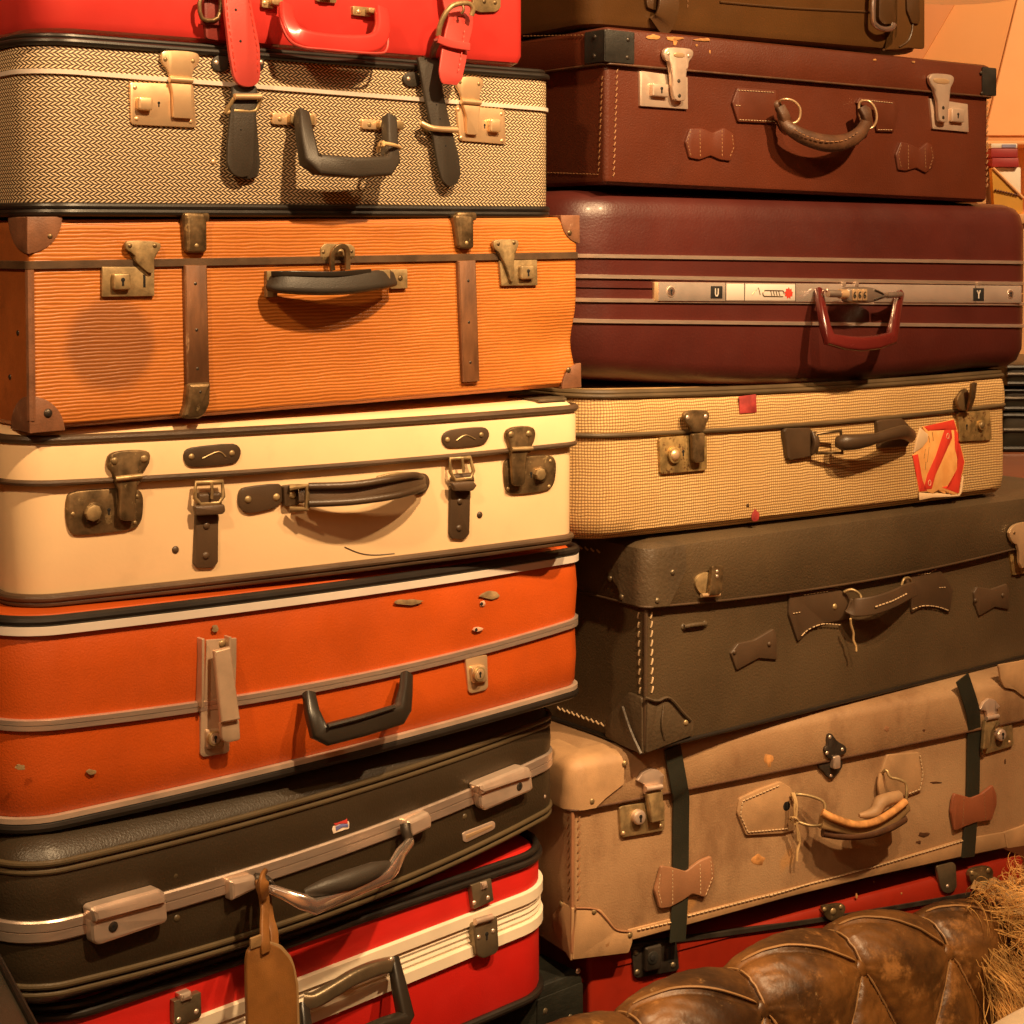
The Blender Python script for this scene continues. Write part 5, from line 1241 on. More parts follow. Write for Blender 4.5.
    # right lock, half outside the view
    p = c.plate('latch', c.zz('T', (962,258),(1090,232),(1090,340),(975,358)), .004, 'brass_rust', r=.002)
    q = c.plate('hasp', c.zz('T', (958,185),(968,160),(990,142),(1040,132),(1068,150),(1060,190),(1040,225),(1045,320),(1005,330),(1000,232),(975,222)), .004, 'brass_pale', p, off=lo+.003, smooth=1)
    c.rivets('T', [(985,180),(1045,168)], .003, 'brass_dark', q, lo+.007)
    # frayed cord hanging from the handle ring
    bm = bmesh.new(); sweep(bm, catmull(c.zz('T', (296,540,.024),(298,565,.022),(308,600,.02),(308,630,.018),(318,655,.018),(320,676,.018)), 5), circ(.0017, 6))
    o = finish(bm, 'string', 'string'); o.matrix_world = c.mw; tag(o, 'short frayed cord hanging from the handle of the dark olive trunk', 'string')
    return c

def tan_case():
    ln = [[(572, 960), (800, 896), (1024, 846)], [(574, 811), (790, 768.5), (1024, 719.5)], [(576, 761), (1024, 676)]]
    c = Case('suitcase', 'worn tan suitcase with two black straps, under the dark olive trunk', 'suitcase', 31.5, -.25, RX(ln), ln, [(572, 960), (1078, 833)], D=.44, R=.008)
    lo = .006
    c.shell('body', [(0,0,.006),(0,.004,.001),(0,.008,0),((0,1,.5),0,0),(1,.004,0)], 'tan', cap1=False)
    c.shell('lid', [(1,0,-lo+.002),(1,.003,-lo),((1,2,.55),0,-lo+.001),(2,-.012,-lo+.001),(2,-.004,-lo+.005),(2,.002,.008),(2,.005,.03),(2,.006,.07)], 'tan', cap0=False, R=.014)
    c.piping('lid_welt', 1, .002, .0015, 'handle_brown', lo)
    bm = bmesh.new()
    sweep(bm, [Vector((c.u0, 0, .01)), Vector((c.u0, 0, c.v(1, c.u0)))], circ(.0028, 8)); finish(bm, 'edge_welt', 'tan_bow', c.root)
    bm = bmesh.new()
    c.stitch(c.zz('U', (150,385,.0006),(150,655,.0006)), dash=.007, gap=.003, r=.001, slant=.5, bm=bm)
    a = [q+Vector((-.0006,0,0)) for q in ends(c, 'U', (118,385),(120,650))]; c.stitch(a, dash=.007, gap=.003, r=.001, slant=.5, bm=bm, normal=Vector((-1,0,0)))
    finish(bm, 'stitching', 'thread_dim', c.root)
    # bottom band with its stitched edge
    bm = bmesh.new(); c.stitch(c.zz('U', (330,735,.003),(432,712,.003)), dash=.005, gap=.002, r=.0009, bm=bm); c.stitch(c.zz('U', (485,692,.003),(797,612,.003)), dash=.005, gap=.002, r=.0009, bm=bm); c.stitch(c.zz('V', (0,990,.003),(150,945,.003),(400,880,.003),(780,768,.003)), dash=.005, gap=.002, r=.0009, bm=bm)
    e = [Vector((q.x, 0, q.z)) for q in c.zz('U', (300,735),(797,608))+c.zz('V', (400,876),(770,764),(940,735),(1200,670))]
    lowe = [Vector((q.x, 0, c.v(0, q.x)+.003)) for q in e]
    b = c.plate('bottom_band', e+lowe[::-1], .002, 'tan_patch', r=0, bev=.0008); finish(bm, 'stitching', 'thread', b)
    # corner leathers
    u = c.u0-lo
    q = c.zz('U', (190,352),(240,290),(284,240),(272,158))
    w_ = c.wrap('corner_patch', [(1,.002,-lo),(1,.012,-lo),((1,2,.4),0,-lo+.0005),(2,-.012,-lo+.001),(2,-.004,-lo+.005),(2,.002,.008),(2,.005,.03)], [q[0].x, q[1].x-.01, q[2].x-.004, q[3].x+.004, q[3].x+.002, q[3].x, q[3].x-.004],
           [.055, .06, .07, .08, .08, .08, .08], 'tan_patch', .0028, R=.014)
    for p in c.zz('U', (292,226),(192,342)): c.rivet(p, .004, 'brass_old', w_, lo+.0028)
    patch3(c, [Vector((c.u0-.001,0,.001))]+c.zz('U', (300,805),(312,770),(305,740),(262,735),(240,702),(215,672),(140,668)),
           ends(c, 'U', (134,666),(100,650),(72,690),(78,740),(130,832)), 'corner_patch', 'tan_patch', .0025, c.zz('U', (198,680),(308,752)), ends(c, 'U', (100,655)))
    c.tube('patch_edge', c.zz('U', (140,668,.003),(200,672,.003),(232,700,.003),(265,735,.003),(310,740,.003)), circ(.0013, 6), 'tan_bow', n=4)
    c.plate('corner_patch', c.zz('V', (920,60),(1200,10),(1200,160),(1024,190),(985,160),(945,152),(930,120)), .0025, 'tan_patch', off=lo, r=.004)
    c.plate('corner_patch', c.zz('V', (942,735),(1000,715),(1200,640),(1200,760),(955,800)), .003, 'tan_patch', r=.003)
    # left lock
    def lock(w, plate, boss, hasp, arm, key, riv, hin):
        p = c.plate('latch', c.zz(w, *plate), .005, 'brass_old', r=.001, bev=.0015)
        q = c.plate('hasp', c.zz(w, *hasp), .004, 'nickel', p, off=lo+.001, r=.0015, smooth=0, bev=.001)
        c.plate('hasp_arm', c.zz(w, *arm), .006, 'brass_old', p, off=lo+.003, r=.002, bev=.002)
        a = c.zz(w, *hin); a = [c.rp(x, lo+.009) for x in a]; c.tube('hinge', a, circ(.0036, 8), 'nickel', p)
        bq, br = boss; k = c.zz(w, bq)[0]; c.disc('lock_cylinder', k, br, .01, 'nickel', p, .004, bev=.003); c.keyhole(k, p, .0142, .0028)
        c.rivets(w, riv, .003, 'brass_pale', p, .005)
        return p
    lock('U', [(273,362),(280,355),(405,338),(412,345),(412,425),(405,432),(285,452),(278,446)], ((340,393), .0095), [(328,278),(345,252),(370,240),(395,246),(412,262),(398,268),(405,310),(352,322),(350,290)],
         [(356,318),(406,306),(408,345),(412,400),(372,408),(364,360)], None, [(288,440),(402,418)], [(355,304),(404,296)])
    lock('V', [(850,318),(856,306),(974,288),(982,375),(976,388),(868,420),(856,414)], ((940,345), .009), [(846,240),(860,212),(882,195),(905,200),(928,228),(905,240),(918,270),(922,285),(878,292),(870,245)],
         [(868,285),(920,272),(926,300),(890,330),(885,395),(858,402)], None, [(968,372)], [(872,276),(920,266)])
    # centre catch
    p = c.plate('catch', c.zz('V', (232,345),(245,335),(256,348),(270,368),(302,385),(308,402),(302,418),(285,422),(275,438),(235,440),(226,420),(218,405),(222,392),(232,385)), .004, 'steel_dark', off=lo, smooth=1)
    p['label'] = 'small dark diamond shaped catch'
    c.rivets('V', [(244,352),(294,402),(232,416)], .0028, 'nickel', p, lo+.004)
    c.plate('catch_keeper', c.zz('V', (195,452),(225,445),(290,438),(292,470),(275,492),(250,522),(228,510),(215,488),(198,478)), .004, 'steel_dark', p, off=.001, smooth=1)
    a, b = c.zz('V', (255,430), (282,476)); c.rect('catch_lever', a, b, .008, 'nickel', p, off=lo, r=.003, bev=.002)
    c.rivets('V', [(248,508)], .0026, 'nickel', p, .005)
    # two black straps with loops that hold them
    s = c.tube('strap', c.zz('U', (436,176,lo+.003),(458,300,lo+.004),(463,330,.005),(462,420,.003),(461,545,.003),(459,640,.003),(452,770,.003)), rrp(.0025, .0265, .3), 'strap_black', n=3)
    s = c.tube('strap', c.zz('V', (775,112,lo+.003),(815,235,lo+.004),(822,310,.005),(820,420,.003),(817,580,.003),(808,700,.003),(798,835,.003)), rrp(.0025, .027, .3), 'strap_black', n=3)
    bow_tab(c, 'U', [(374,610),(384,575),(394,535),(428,540),(470,552),(512,520),(548,505),(556,540),(556,572),(530,632),(490,620),(458,642),(420,662),(390,666)], m='tan_bow', off=.003, stm='thread', lines=[[(428,548),(428,650)],[(512,530),(514,622)],[(390,560),(384,610),(396,655)],[(545,520),(550,570),(530,622)]], r=.003)
    bow_tab(c, 'V', [(718,648),(724,600),(732,574),(798,592),(842,575),(886,540),(902,580),(902,620),(882,682),(820,690),(780,705),(732,726)], m='bow_red', off=.003, lines=[[(768,592),(764,706)],[(850,572),(856,684)]], r=.003)
    # handle tabs
    t1 = c.plate('handle_tab', c.zz('U', (634,376),(642,332),(700,305),(768,280),(800,300),(812,330),(812,430),(775,440),(662,446)), .004, 'tan_patch', r=.003, bev=.0015)
    bm = bmesh.new(); c.stitch(c.zz('U', (645,380,.0045),(652,340,.0045),(765,292,.0045)), dash=.004, gap=.002, r=.0009, bm=bm); c.stitch(c.zz('U', (645,385,.0045),(668,436,.0045),(790,425,.0045)), dash=.004, gap=.002, r=.0009, bm=bm); finish(bm, 'stitching', 'thread', t1)
    c.disc('tab_hole', c.zz('V', (68,630))[0], .0065, .0006, 'dark_hole', t1, .0038)
    t2 = c.plate('handle_tab', c.zz('V', (446,500),(455,470),(472,422),(600,412),(618,450),(626,500),(610,568),(560,588),(446,590)), .004, 'tan_patch', r=.003, bev=.0015)
    bm = bmesh.new(); c.stitch(c.zz('V', (604,425,.0045),(616,500,.0045),(604,562,.0045),(562,578,.0045)), dash=.004, gap=.002, r=.0009, bm=bm); finish(bm, 'stitching', 'thread', t2)
    w1 = c.tube('handle_wire', c.zz('V', (85,590,.006),(110,582,.014),(165,590,.022),(215,612,.03),(222,650,.034),(215,700,.034),(165,708,.022),(115,694,.012)), circ(.0022, 8), 'brass_old', t1, n=4)
    w2 = c.tube('handle_wire', c.zz('V', (450,500,.006),(468,484,.014),(485,512,.02),(520,522,.026),(548,540,.03),(550,590,.034),(545,630,.034)), circ(.0022, 8), 'brass_old', t2, n=4)
    c.tube('wire_loop', c.zz('V', (452,500,.006),(446,545,.008),(452,585,.006)), rrp(.004, .012, .3), 'tan_patch', t2, n=3)
    h = c.tube('handle', c.zz('V', (205,690,.03),(260,700,.036),(340,716,.04),(420,712,.04),(490,672,.036),(548,625,.032)), rrp(.016, .021, .35, 3), 'tag_edge', n=5, scales=[.95,1.05,1,1,1,.85])
    h['label'] = 'worn handle with bare tan edge'
    c.tube('handle_core', c.zz('V', (210,655,.036),(262,680,.045),(345,705,.049),(425,692,.049),(495,652,.045),(545,612,.04)), circ(.0055, 8), 'brown_scuff', h, n=5)
    c.tube('handle_cover', c.zz('V', (212,735,.03),(300,748,.04),(400,742,.044),(480,715,.042),(540,680,.034)), circ(.0065, 8), 'handle_brown', h, n=5)
    c.tube('handle_cover', c.zz('V', (360,668,.034),(420,655,.036),(450,612,.034),(520,590,.03)), circ(.0085, 8), 'tan_patch', h, n=5, scales=[.3,1,1.2,1])
    # jute string tied to the left handle tab
    bm = bmesh.new()
    sweep(bm, catmull(c.zz('V', (88,575,.016),(100,610,.02),(98,650,.02),(104,700,.018),(116,745,.016),(118,780,.014),(110,815,.013),(108,850,.012)), 5), circ(.0019, 6))
    sweep(bm, catmull(c.zz('V', (96,575,.014),(108,620,.02),(106,690,.02),(112,770,.016)), 5), circ(.0015, 6))
    sweep(bm, catmull(c.zz('V', (80,680,.012),(98,676,.022),(112,690,.02),(100,702,.018)), 4, True), circ(.0018, 6), closed=True)
    o = finish(bm, 'string', 'string'); o.matrix_world = c.mw; tag(o, 'jute string knotted on the handle of the worn tan suitcase', 'string')
    # stains and gouges
    rnd = random.Random(4)
    for (w, cx, cy, rx, ry, m) in (('V',620,745,32,12,'handle_brown'),('V',670,535,24,6,'handle_brown'),('V',948,450,5,16,'handle_brown'),('V',600,775,14,8,'handle_brown'),('V',470,320,12,14,'tan_bow'),('V',620,325,9,6,'handle_brown'),('U',700,520,24,18,'brown_scuff'),('U',732,215,14,26,'brown_scuff')):
        q = [(cx+rx*math.cos(t)*rnd.uniform(.5,1.15), cy+ry*math.sin(t)*rnd.uniform(.5,1.15)) for t in [2*PI*i/12 for i in range(12)]]
        c.plate('stain_patch', c.zz(w, *q), .0003, m, smooth=1, bev=.0001, off=.0055 if (w == 'V' and cy < 330) or (w == 'U' and cy < 260) else 0)
    return c

def red_trunk():
    ln = [[(590, 1200), (1024, 1060)], [(673, 940), (822, 919), (985, 892)], [(590, 962), (1018, 852)]]
    ln[1] = [(673, 940), (822, 919), (985, 891)]
    c = Case('trunk', 'red painted trunk with dark locks behind the tufted leather sofa', 'trunk', 30, -.4, (800, 925, 2.38), ln, [(588, 1200), (1023, 852)], D=.46, R=.006)
    zf = PLINTH-c.mw.translation.z
    c.st[0] = [Vector((c.u0,0,zf)), Vector((c.u1,0,zf))]
    rebase(c, zf)
    c.shell('body', [(0,0,.004),(0,.004,0),(1,-.001,0)], 'red_trunk', cap1=False)
    c.shell('lid', [(1,.001,-.002),(2,-.014,-.002),(2,-.008,.002),(2,-.006,.01)], 'red_trunk', cap0=False)
    c.strip('seam_trim', 1, -.003, .004, .004, 'steel_dark')
    p = c.plate('latch', c.zz('U', (310,792),(318,786),(440,768),(448,774),(456,852),(448,860),(328,882),(318,876)), .005, 'steel_dark', r=.002)
    a, b = c.zz('U', (352,790), (402,852)); k = c.rect('lock_slide', a, b, .011, 'steel_dark', p, .003, r=.003, bev=.003); c.disc('lock_ring', c.zz('U', (378,822))[0], .0085, .001, 'guard_black', k, .014); c.disc('lock_hole', c.zz('U', (378,822))[0], .004, .001, 'dark_hole', k, .015)
    a, b = c.zz('U', (424,786), (434,835)); c.rect('slot', a, b, .0004, 'dark_hole', p, .005, r=.001)
    c.rivets('U', [(330,866),(440,844),(326,806)], .0042, 'olive_metal', p, .005)
    p = c.plate('metal_tab', c.zz('X', (668,185),(735,168),(748,180),(752,270),(738,288),(715,296),(695,288),(684,262)), .004, 'olive_metal', off=.002, r=.004); c.rivets('X', [(718,268)], .003, 'nickel', p, .006)
    p = c.plate('latch', c.zz('X', (798,215),(815,195),(880,184),(898,200),(895,240),(882,270),(890,320),(835,330),(830,278),(808,250)), .006, 'brass_dark', off=.003, smooth=1); c.rivets('X', [(818,215),(882,204)], .004, 'brass_old', p, .009)
    a, b = c.zz('X', (832,255), (886,278)); c.rect('hasp', a, b, .012, 'brass_old', p, off=.003, r=.003, bev=.003)
    p = c.plate('latch', c.zz('X', (208,352),(225,345),(290,336),(304,350),(296,378),(285,398),(250,408),(222,395)), .006, 'brass_dark', off=.003, smooth=1); c.rivets('X', [(222,362),(288,352)], .0036, 'brass_old', p, .009); c.rivets('X', [(255,370)], .006, 'brass_old', p, .008)
    rnd = random.Random(2)
    for (w, cx, cy, rx, ry) in (('X',350,308,5,12),('X',530,296,5,5),('X',420,250,3,4)):
        q = [(cx+rx*math.cos(t)*rnd.uniform(.5,1.15), cy+ry*math.sin(t)*rnd.uniform(.5,1.15)) for t in [2*PI*i/10 for i in range(10)]]
        c.plate('scuff', c.zz(w, *q), .0003, 'brown_scuff', smooth=1, bev=.0001, off=.002)
    return c

# ================================================================ tufted sofa, fleece, cushion
def sofa_drop(s): return .17*max(0, s-.38)**1.0 if s > .42 else .17*.04*max(0, (s-.34)/.08)**2
def sofa():
    yaw = math.radians(40); A = Vector((math.cos(yaw), math.sin(yaw), 0)); Nf = Vector((math.sin(yaw), -math.cos(yaw), 0)); up = Vector((0,0,1))
    p0 = at(628, 1003, 1.98); r = .058; S_ = .188; B1 = .138; TP = .3
    org = Vector((p0.x, p0.y, 0))
    M_ = Matrix(((A.x, -Nf.x, 0, org.x), (A.y, -Nf.y, 0, org.y), (0,0,1,0), (0,0,0,1)))
    root = empty('sofa', M_); tag(root, 'worn brown leather sofa with a deep buttoned back in front of the red trunk', 'sofa')
    zt = lambda s: p0.z-sofa_drop(s)
    # section: from behind over the roll and down the front (y: towards the viewer is negative here)
    sec = []
    n1 = 34
    for i in range(n1+1):
        a = math.radians(-60+ 190*i/n1)      # -60 behind .. 130 towards the underside of the front
        sec.append((-r*math.sin(a), r*math.cos(a)-r, -math.sin(a), math.cos(a)))
    # flow into the front panel
    last = sec[22]; sec = sec[:24]
    y, zz_ = sec[-1][0], sec[-1][1]
    for i in range(1, 26): sec.append((y-.05*(i/25)+.0*i, zz_-.42*i/25, -.985, .17))
    bl = [0]
    for a, b in zip(sec, sec[1:]): bl.append(bl[-1]+math.hypot(a[0]-b[0], a[1]-b[1]))
    # resample the section evenly
    nb, ns = 190, 420; s0, s1 = -.15, 1.08; L_ = bl[-1]
    def secat(b):
        for i in range(len(bl)-1):
            if b <= bl[i+1]+1e-9:
                t = (b-bl[i])/(bl[i+1]-bl[i]); return [x*(1-t)+w*t for x, w in zip(sec[i], sec[i+1])]
        return sec[-1]
    def disp(s, b, groove=True):
        bb = max(0, b-B1); k = s/S_; p, q = k+bb/TP, k-bb/TP
        f = (abs(math.sin(PI*p))*abs(math.sin(PI*q))); puff = f**.36
        dd = min(1, math.hypot((p-round(p)), (q-round(q)))*1.3)
        gath = .0014*math.sin(22*math.atan2(q-round(q)+1e-6, p-round(p)+1e-6))*math.exp(-dd*3.2)*(1 if b > B1-.05 else 0)
        wr = .0006*math.sin(s*140+9*math.sin(b*35))*math.sin(b*42+3*math.sin(s*50))
        t_ = k-math.floor(k); bc = B1*(.4+.6*t_**1.4)
        fold = .007*math.exp(-((b-bc)/.005)**2)*(4*t_*(1-t_))**.4 if b < B1+.02 else 0
        am = .017 if b < B1*.8 else .017+.01*min(1, (b-B1*.8)/(B1*.3))
        return am*puff-.014+gath+wr-(fold+.006*math.exp(-f/.010) if groove else 0)
    def onsofa(s, b, lift=0):
        y, zc, ny, nz = secat(b); d = disp(s, b, False)+lift
        return Vector((s, y+ny*d, zt(s)+zc+nz*d))
    bm = bmesh.new(); V = []
    for j in range(nb+1):
        b = L_*j/nb; y, zc, ny, nz = secat(b); row = []
        for i in range(ns+1):
            s = s0+(s1-s0)*i/ns; d = disp(s, b)
            row.append(bm.verts.new(Vector((s, y+ny*d, zt(s)+zc+nz*d))))
        V.append(row)
    for j in range(nb):
        for i in range(ns): bm.faces.new((V[j][i], V[j][i+1], V[j+1][i+1], V[j+1][i]))
    b = finish(bm, 'backrest', 'sofa', root, sharp=3)
    # welts along the pleats over the roll, and buttons
    for k in range(0, 6):
        s = k*S_
        if not s0 < s < s1: continue
        y, zc, ny, nz = secat(B1); bm = bmesh.new(); dome(bm, Vector((s, y-ny*.016, zt(s)+zc-nz*.016)), Vector((0, ny, nz)), .012, .006); finish(bm, 'button', 'sofa', root)
        y, zc, ny, nz = secat(B1+TP/2); s += S_/2
        bm = bmesh.new(); dome(bm, Vector((s, y-ny*.016, zt(s)+zc-nz*.016)), Vector((0, ny, nz)), .012, .006); finish(bm, 'button', 'sofa', root)
        s -= S_/2
        paths = [[onsofa(s+.002, B1*i/34, -.001) for i in range(8, 34)], [onsofa(s+S_*t, B1*(.4+.6*t**1.4)-.006, .0002) for t in [.08+.84*i/20 for i in range(21)]]]
        for sg in (-1, 1): paths.append([onsofa(s+sg*S_*.5*t+.002, B1+TP/2*t, -.001) for t in [.06+.88*i/16 for i in range(17)]])
        for path in paths:
            if max(q.x for q in path) > s1 or min(q.x for q in path) < s0: continue
            bm = bmesh.new(); sweep(bm, path, circ(.0016, 6), Vector((0,-1,0)), scales=[.4]+[1]*(len(path)-2)+[.4]); finish(bm, 'welt', 'welt', root)
    # hidden frame down to the floor
    bm = bmesh.new(); box(bm, s0, s1, -.03, .045, .1, p0.z-.27, .01); finish(bm, 'frame', 'sofa', root)
    bm = bmesh.new(); box(bm, s0, s1, -.62, -.1, .1, .3, .02); finish(bm, 'seat_base', 'sofa', root)
    bm = bmesh.new(); box(bm, s0+.01, s1-.01, -.62, -.13, .3, .39, .03); finish(bm, 'seat_cushion', 'sofa', root)
    for x in (s0+.06, s1-.06):
        for yy in (-.57, -.02):
            bm = bmesh.new(); sweep(bm, [Vector((x,yy,0)), Vector((x,yy,.05)), Vector((x,yy,.1))], circ(.02,10), Vector((1,0,0)), scales=[.7,1,1.2]); finish(bm, 'leg', 'cab_wood', root)
    return root, M_, p0, A, Nf

def fleece(M_, p0, A, Nf):
    rnd = random.Random(11)
    r = empty('sheepskin_throw', M_); tag(r, 'long haired golden brown sheepskin draped over the right end of the sofa back', 'throw')
    s0, s1 = .645, 1.06; base = p0.z
    def surf(s, t):   # t 0 behind the roll .. 1 hanging down the front
        e = math.sin(PI*min(1, max(0, (s-s0)/.10))/2) if s < s0+.10 else 1
        a = -.9+t*2.45; R = .066+.012*e
        return Vector((s, -R*math.sin(a), base-sofa_drop(s)-.058+R*math.cos(a))), Vector((0, -math.sin(a), math.cos(a)))
    def place(s, t):
        x = surf(s, min(t, 1)) 
        q, n = x
        if t > 1: q = q+Vector((0, -.058*(t-1), -.34*(t-1))); n = Vector((0,-1,.1))
        return q, n
    bm = bmesh.new(); V = []
    for j in range(25):
        row = []
        for i in range(31):
            s = s0+.045+(s1-s0-.045)*i/30; t = 1.9*j/24
            q, n = place(s, .3+t*.85); row.append(bm.verts.new(q+n*(.01*math.sin(i*1.7)*math.cos(j*1.3))))
        V.append(row)
    for j in range(24):
        for i in range(30): bm.faces.new((V[j][i], V[j][i+1], V[j+1][i+1], V[j+1][i]))
    finish(bm, 'hide', 'hide', r, sharp=3)
    bm = bmesh.new()
    for k in range(330):
        s = s0-.025+(s1-s0+.025)*rnd.random()**1.25; t = .42+1.45*rnd.random()
        if s < s0+.02 and t < .9: continue
        q0, n0 = place(s, t); d0 = (n0*.9+Vector((rnd.uniform(-.9,.3), rnd.uniform(-.5,.1), rnd.uniform(-1.1,-.1)))).normalized()
        ph = rnd.uniform(0, 6.28); fr = rnd.uniform(50, 95); am = rnd.uniform(.007, .015); L0 = rnd.uniform(.06, .115); g = rnd.uniform(3, 8)
        for m_ in range(24):
            q = q0+Vector((rnd.gauss(0,.012), rnd.gauss(0,.006), rnd.gauss(0,.008))); d = (d0+Vector((rnd.gauss(0,.13), rnd.gauss(0,.13), rnd.gauss(0,.13)))).normalized()
            w = rnd.uniform(.00035,.0008); L_ = L0*rnd.uniform(.6,1.1); p_ = ph+rnd.gauss(0,.5)
            x1 = d.orthogonal().normalized(); x2 = d.cross(x1); path = []
            for i in range(11):
                l = L_*i/10; f = l/L_
                path.append(q+d*l+x1*(am*f*math.sin(p_+fr*l))+x2*(am*f*math.cos(p_+fr*l*.9))+Vector((0,0,-g*l*l)))
            sweep(bm, path, circ(w, 3), Vector((0,0,1)), scales=[1,1,1,1,1,.95,.85,.75,.6,.4,.2], caps=False)
    me = bpy.data.meshes.new('fleece'); bm.to_mesh(me); bm.free(); me.materials.append(MT['fleece'])
    o = bpy.data.objects.new('fleece', me); C.objects.link(o); o.parent = r; o['kind'] = 'stuff'
    # ivory cushion on the seat below
    q = M_.inverted() @ at(1020, 1085, 1.62)
    bm = bmesh.new(); bmesh.ops.create_uvsphere(bm, u_segments=32, v_segments=20, radius=1)
    for v in bm.verts:
        x, y, z_ = v.co; e = lambda a: math.copysign(abs(a)**.6, a)
        v.co = Vector((e(x)*.17, e(y)*.075, e(z_)*.13))
    c = finish(bm, 'cushion', 'ivory', None, sharp=3)
    c.matrix_world = M_ @ Matrix.Translation(Vector((q.x+.09, q.y, q.z-.085))) ; tag(c, 'ivory cushion at the bottom right corner below the sheepskin', 'cushion')

# ================================================================ background at right
def background():
    Y = 3.75
    def struct(o): o['kind'] = 'structure'; return o
    def wbox(name, m, x0, x1, y0, y1, z0, z1, bev=0):
        bm = bmesh.new(); box(bm, x0, x1, y0, y1, z0, z1, bev); return finish(bm, name, m)
    struct(wbox('floor', 'floor', -2.6, 3.2, -1.2, Y+.1, -.05, 0))
    struct(wbox('wall_back', 'wall', -2.6, 3.2, Y, Y+.1, 0, 3.2))
    struct(wbox('wall_left', 'wall', -2.7, -2.6, -1.2, Y+.1, 0, 3.2))
    struct(wbox('wall_right', 'wall', 3.2, 3.3, -1.2, Y+.1, 0, 3.2))
    struct(wbox('wall_front', 'wall_pale', -2.6, 3.2, -1.3, -1.2, 0, 3.2))
    struct(wbox('ceiling', 'white_card', -2.6, 3.2, -1.2, Y+.1, 3.2, 3.25))
    # plinth carrying the suitcases
    yaw = math.radians(36); o = wbox('trim_1', 'cab_wood', -1.1, 1.75, -.52, .62, 0, PLINTH, .004); o.rotation_euler = (0,0,yaw); o.location = (.33, 2.62, 0); struct(o)
    # leaning boards and a shelf against the wall
    def board(name, m, pts, Yd, th, label, cat):
        P_ = [at(px, py, Yd) for px, py in pts]; lo = min(p.z for p in P_)
        bm = bmesh.new(); vs0 = [bm.verts.new((p.x, Yd, p.z)) for p in P_]; vs1 = [bm.verts.new((p.x, Yd+th, p.z)) for p in P_]
        n = len(P_); bm.faces.new(vs0); bm.faces.new(vs1[::-1])
        for i in range(n): bm.faces.new((vs0[i], vs0[(i+1) % n], vs1[(i+1) % n], vs1[i]))
        bmesh.ops.recalc_face_normals(bm, faces=bm.faces); bmesh.ops.bevel(bm, geom=list(bm.edges), offset=.002, segments=1, affect='EDGES')
        o = finish(bm, name, m); o['label'] = label; o['category'] = cat; return o
    o = board('leaning_board', 'wall_wood', [(850,-70),(1000,-70),(955,5),(925,56),(880,130),(780,245),(700,300)], Y-.03, .025, 'dark honey wooden board slanting on the orange wall above the chestnut suitcase', 'board')
    o = board('leaning_board', 'wall_pale', [(1034,-70),(1200,-70),(1200,136),(984,136)], Y-.006, .005, 'pale orange board slanting on the wall above the shelf with red boxes', 'board')
    # round lamp shade just above the frame
    p = at(964, -34, Y-.35)
    bm = bmesh.new(); pr = [(.045,.16),(.06,.12),(.10,.06),(.115,.0),(.112,-.002),(.096,.055),(.055,.115),(.04,.155)]; rings = []
    for r_, zz_ in pr: rings.append([bm.verts.new((p.x+r_*math.cos(2*PI*i/28), p.y+r_*math.sin(2*PI*i/28), p.z+zz_-.06)) for i in range(28)])
    for a, b in zip(rings, rings[1:]):
        for i in range(28): bm.faces.new((a[i], a[(i+1)%28], b[(i+1)%28], b[i]))
    root = empty('pendant_lamp', Matrix.Translation(p)); tag(root, 'brown dome lamp shade at the top edge in front of the orange wall', 'lamp')
    s = finish(bm, 'lamp_shade', 'lamp', root); s.location = -p
    bm = bmesh.new(); sweep(bm, [Vector((0,0,.09)), Vector((0,0,3.2-p.z))], circ(.005, 8), Vector((1,0,0))); finish(bm, 'cord', 'steel_dark', root)
    # shelf unit at the right edge: back, top board, bottom board, side
    Ys = 3.45; a = at(985, 141, Ys); zt = a.z; b = at(1040, 214, Ys); x0, x1 = a.x, a.x+.5
    r = empty('shelf', Matrix.Translation(Vector((x0, Ys, 0)))); tag(r, 'pale orange wall shelf at the right edge behind the chestnut suitcase', 'shelf')
    def part(name, m, q): bm = bmesh.new(); box(bm, *q, .002); return finish(bm, name, m, r)
    zb = b.z
    part('top_board', 'wall_pale', (0, .5, .12, .28, zt, zt+.008)); part('back_panel', 'wall_pale', (0, .5, .27, .285, zb, zt)); part('bottom_board', 'wall_pale', (-.04, .5, -.01, .28, zb-.02, zb)); part('side_panel', 'wall_pale', (-.02, 0, -.01, .28, zb, zt)); part('base_cabinet', 'wall_pale', (-.04, .5, 0, .28, 0, zb-.02))
    s = Ys/F
    def item(name, m, px0, px1, py0, py1, dy, dep, label, cat, group=None):
        q0, q1 = at(px0, py1, Ys+dy), at(px1, py0, Ys+dy); bm = bmesh.new(); box(bm, q0.x, q1.x, Ys+dy, Ys+dy+dep, q0.z, q1.z, .002)
        o = finish(bm, name, m); tag(o, label, cat, group); return o
    item('white_box', 'white_card', 996, 1021, 167.4, 214, .03, .12, 'white box on the shelf at the right edge, under the two red boxes', 'box')
    item('gift_box', 'book_red', 992, 1019, 158, 167, .02, .12, 'lower of the two dark red boxes on the shelf at the right edge', 'box', 'dark red boxes on the shelf')
    item('gift_box', 'book_red', 991, 1018, 148.5, 157.6, .022, .12, 'upper of the two dark red boxes on the shelf at the right edge', 'box', 'dark red boxes on the shelf')
    o = item('printed_box', 'white_card', 991, 1017.5, 143.4, 148.2, .024, .12, 'thin white and blue printed box on top of the red boxes', 'box')
    q0, q1 = at(1002, 147.4, Ys+.0235), at(1016, 144.4, Ys+.0235); bm = bmesh.new(); box(bm, q0.x, q1.x, Ys+.0228, Ys+.0245, q0.z, q1.z, 0); finish(bm, 'print', 'blue_card', o)
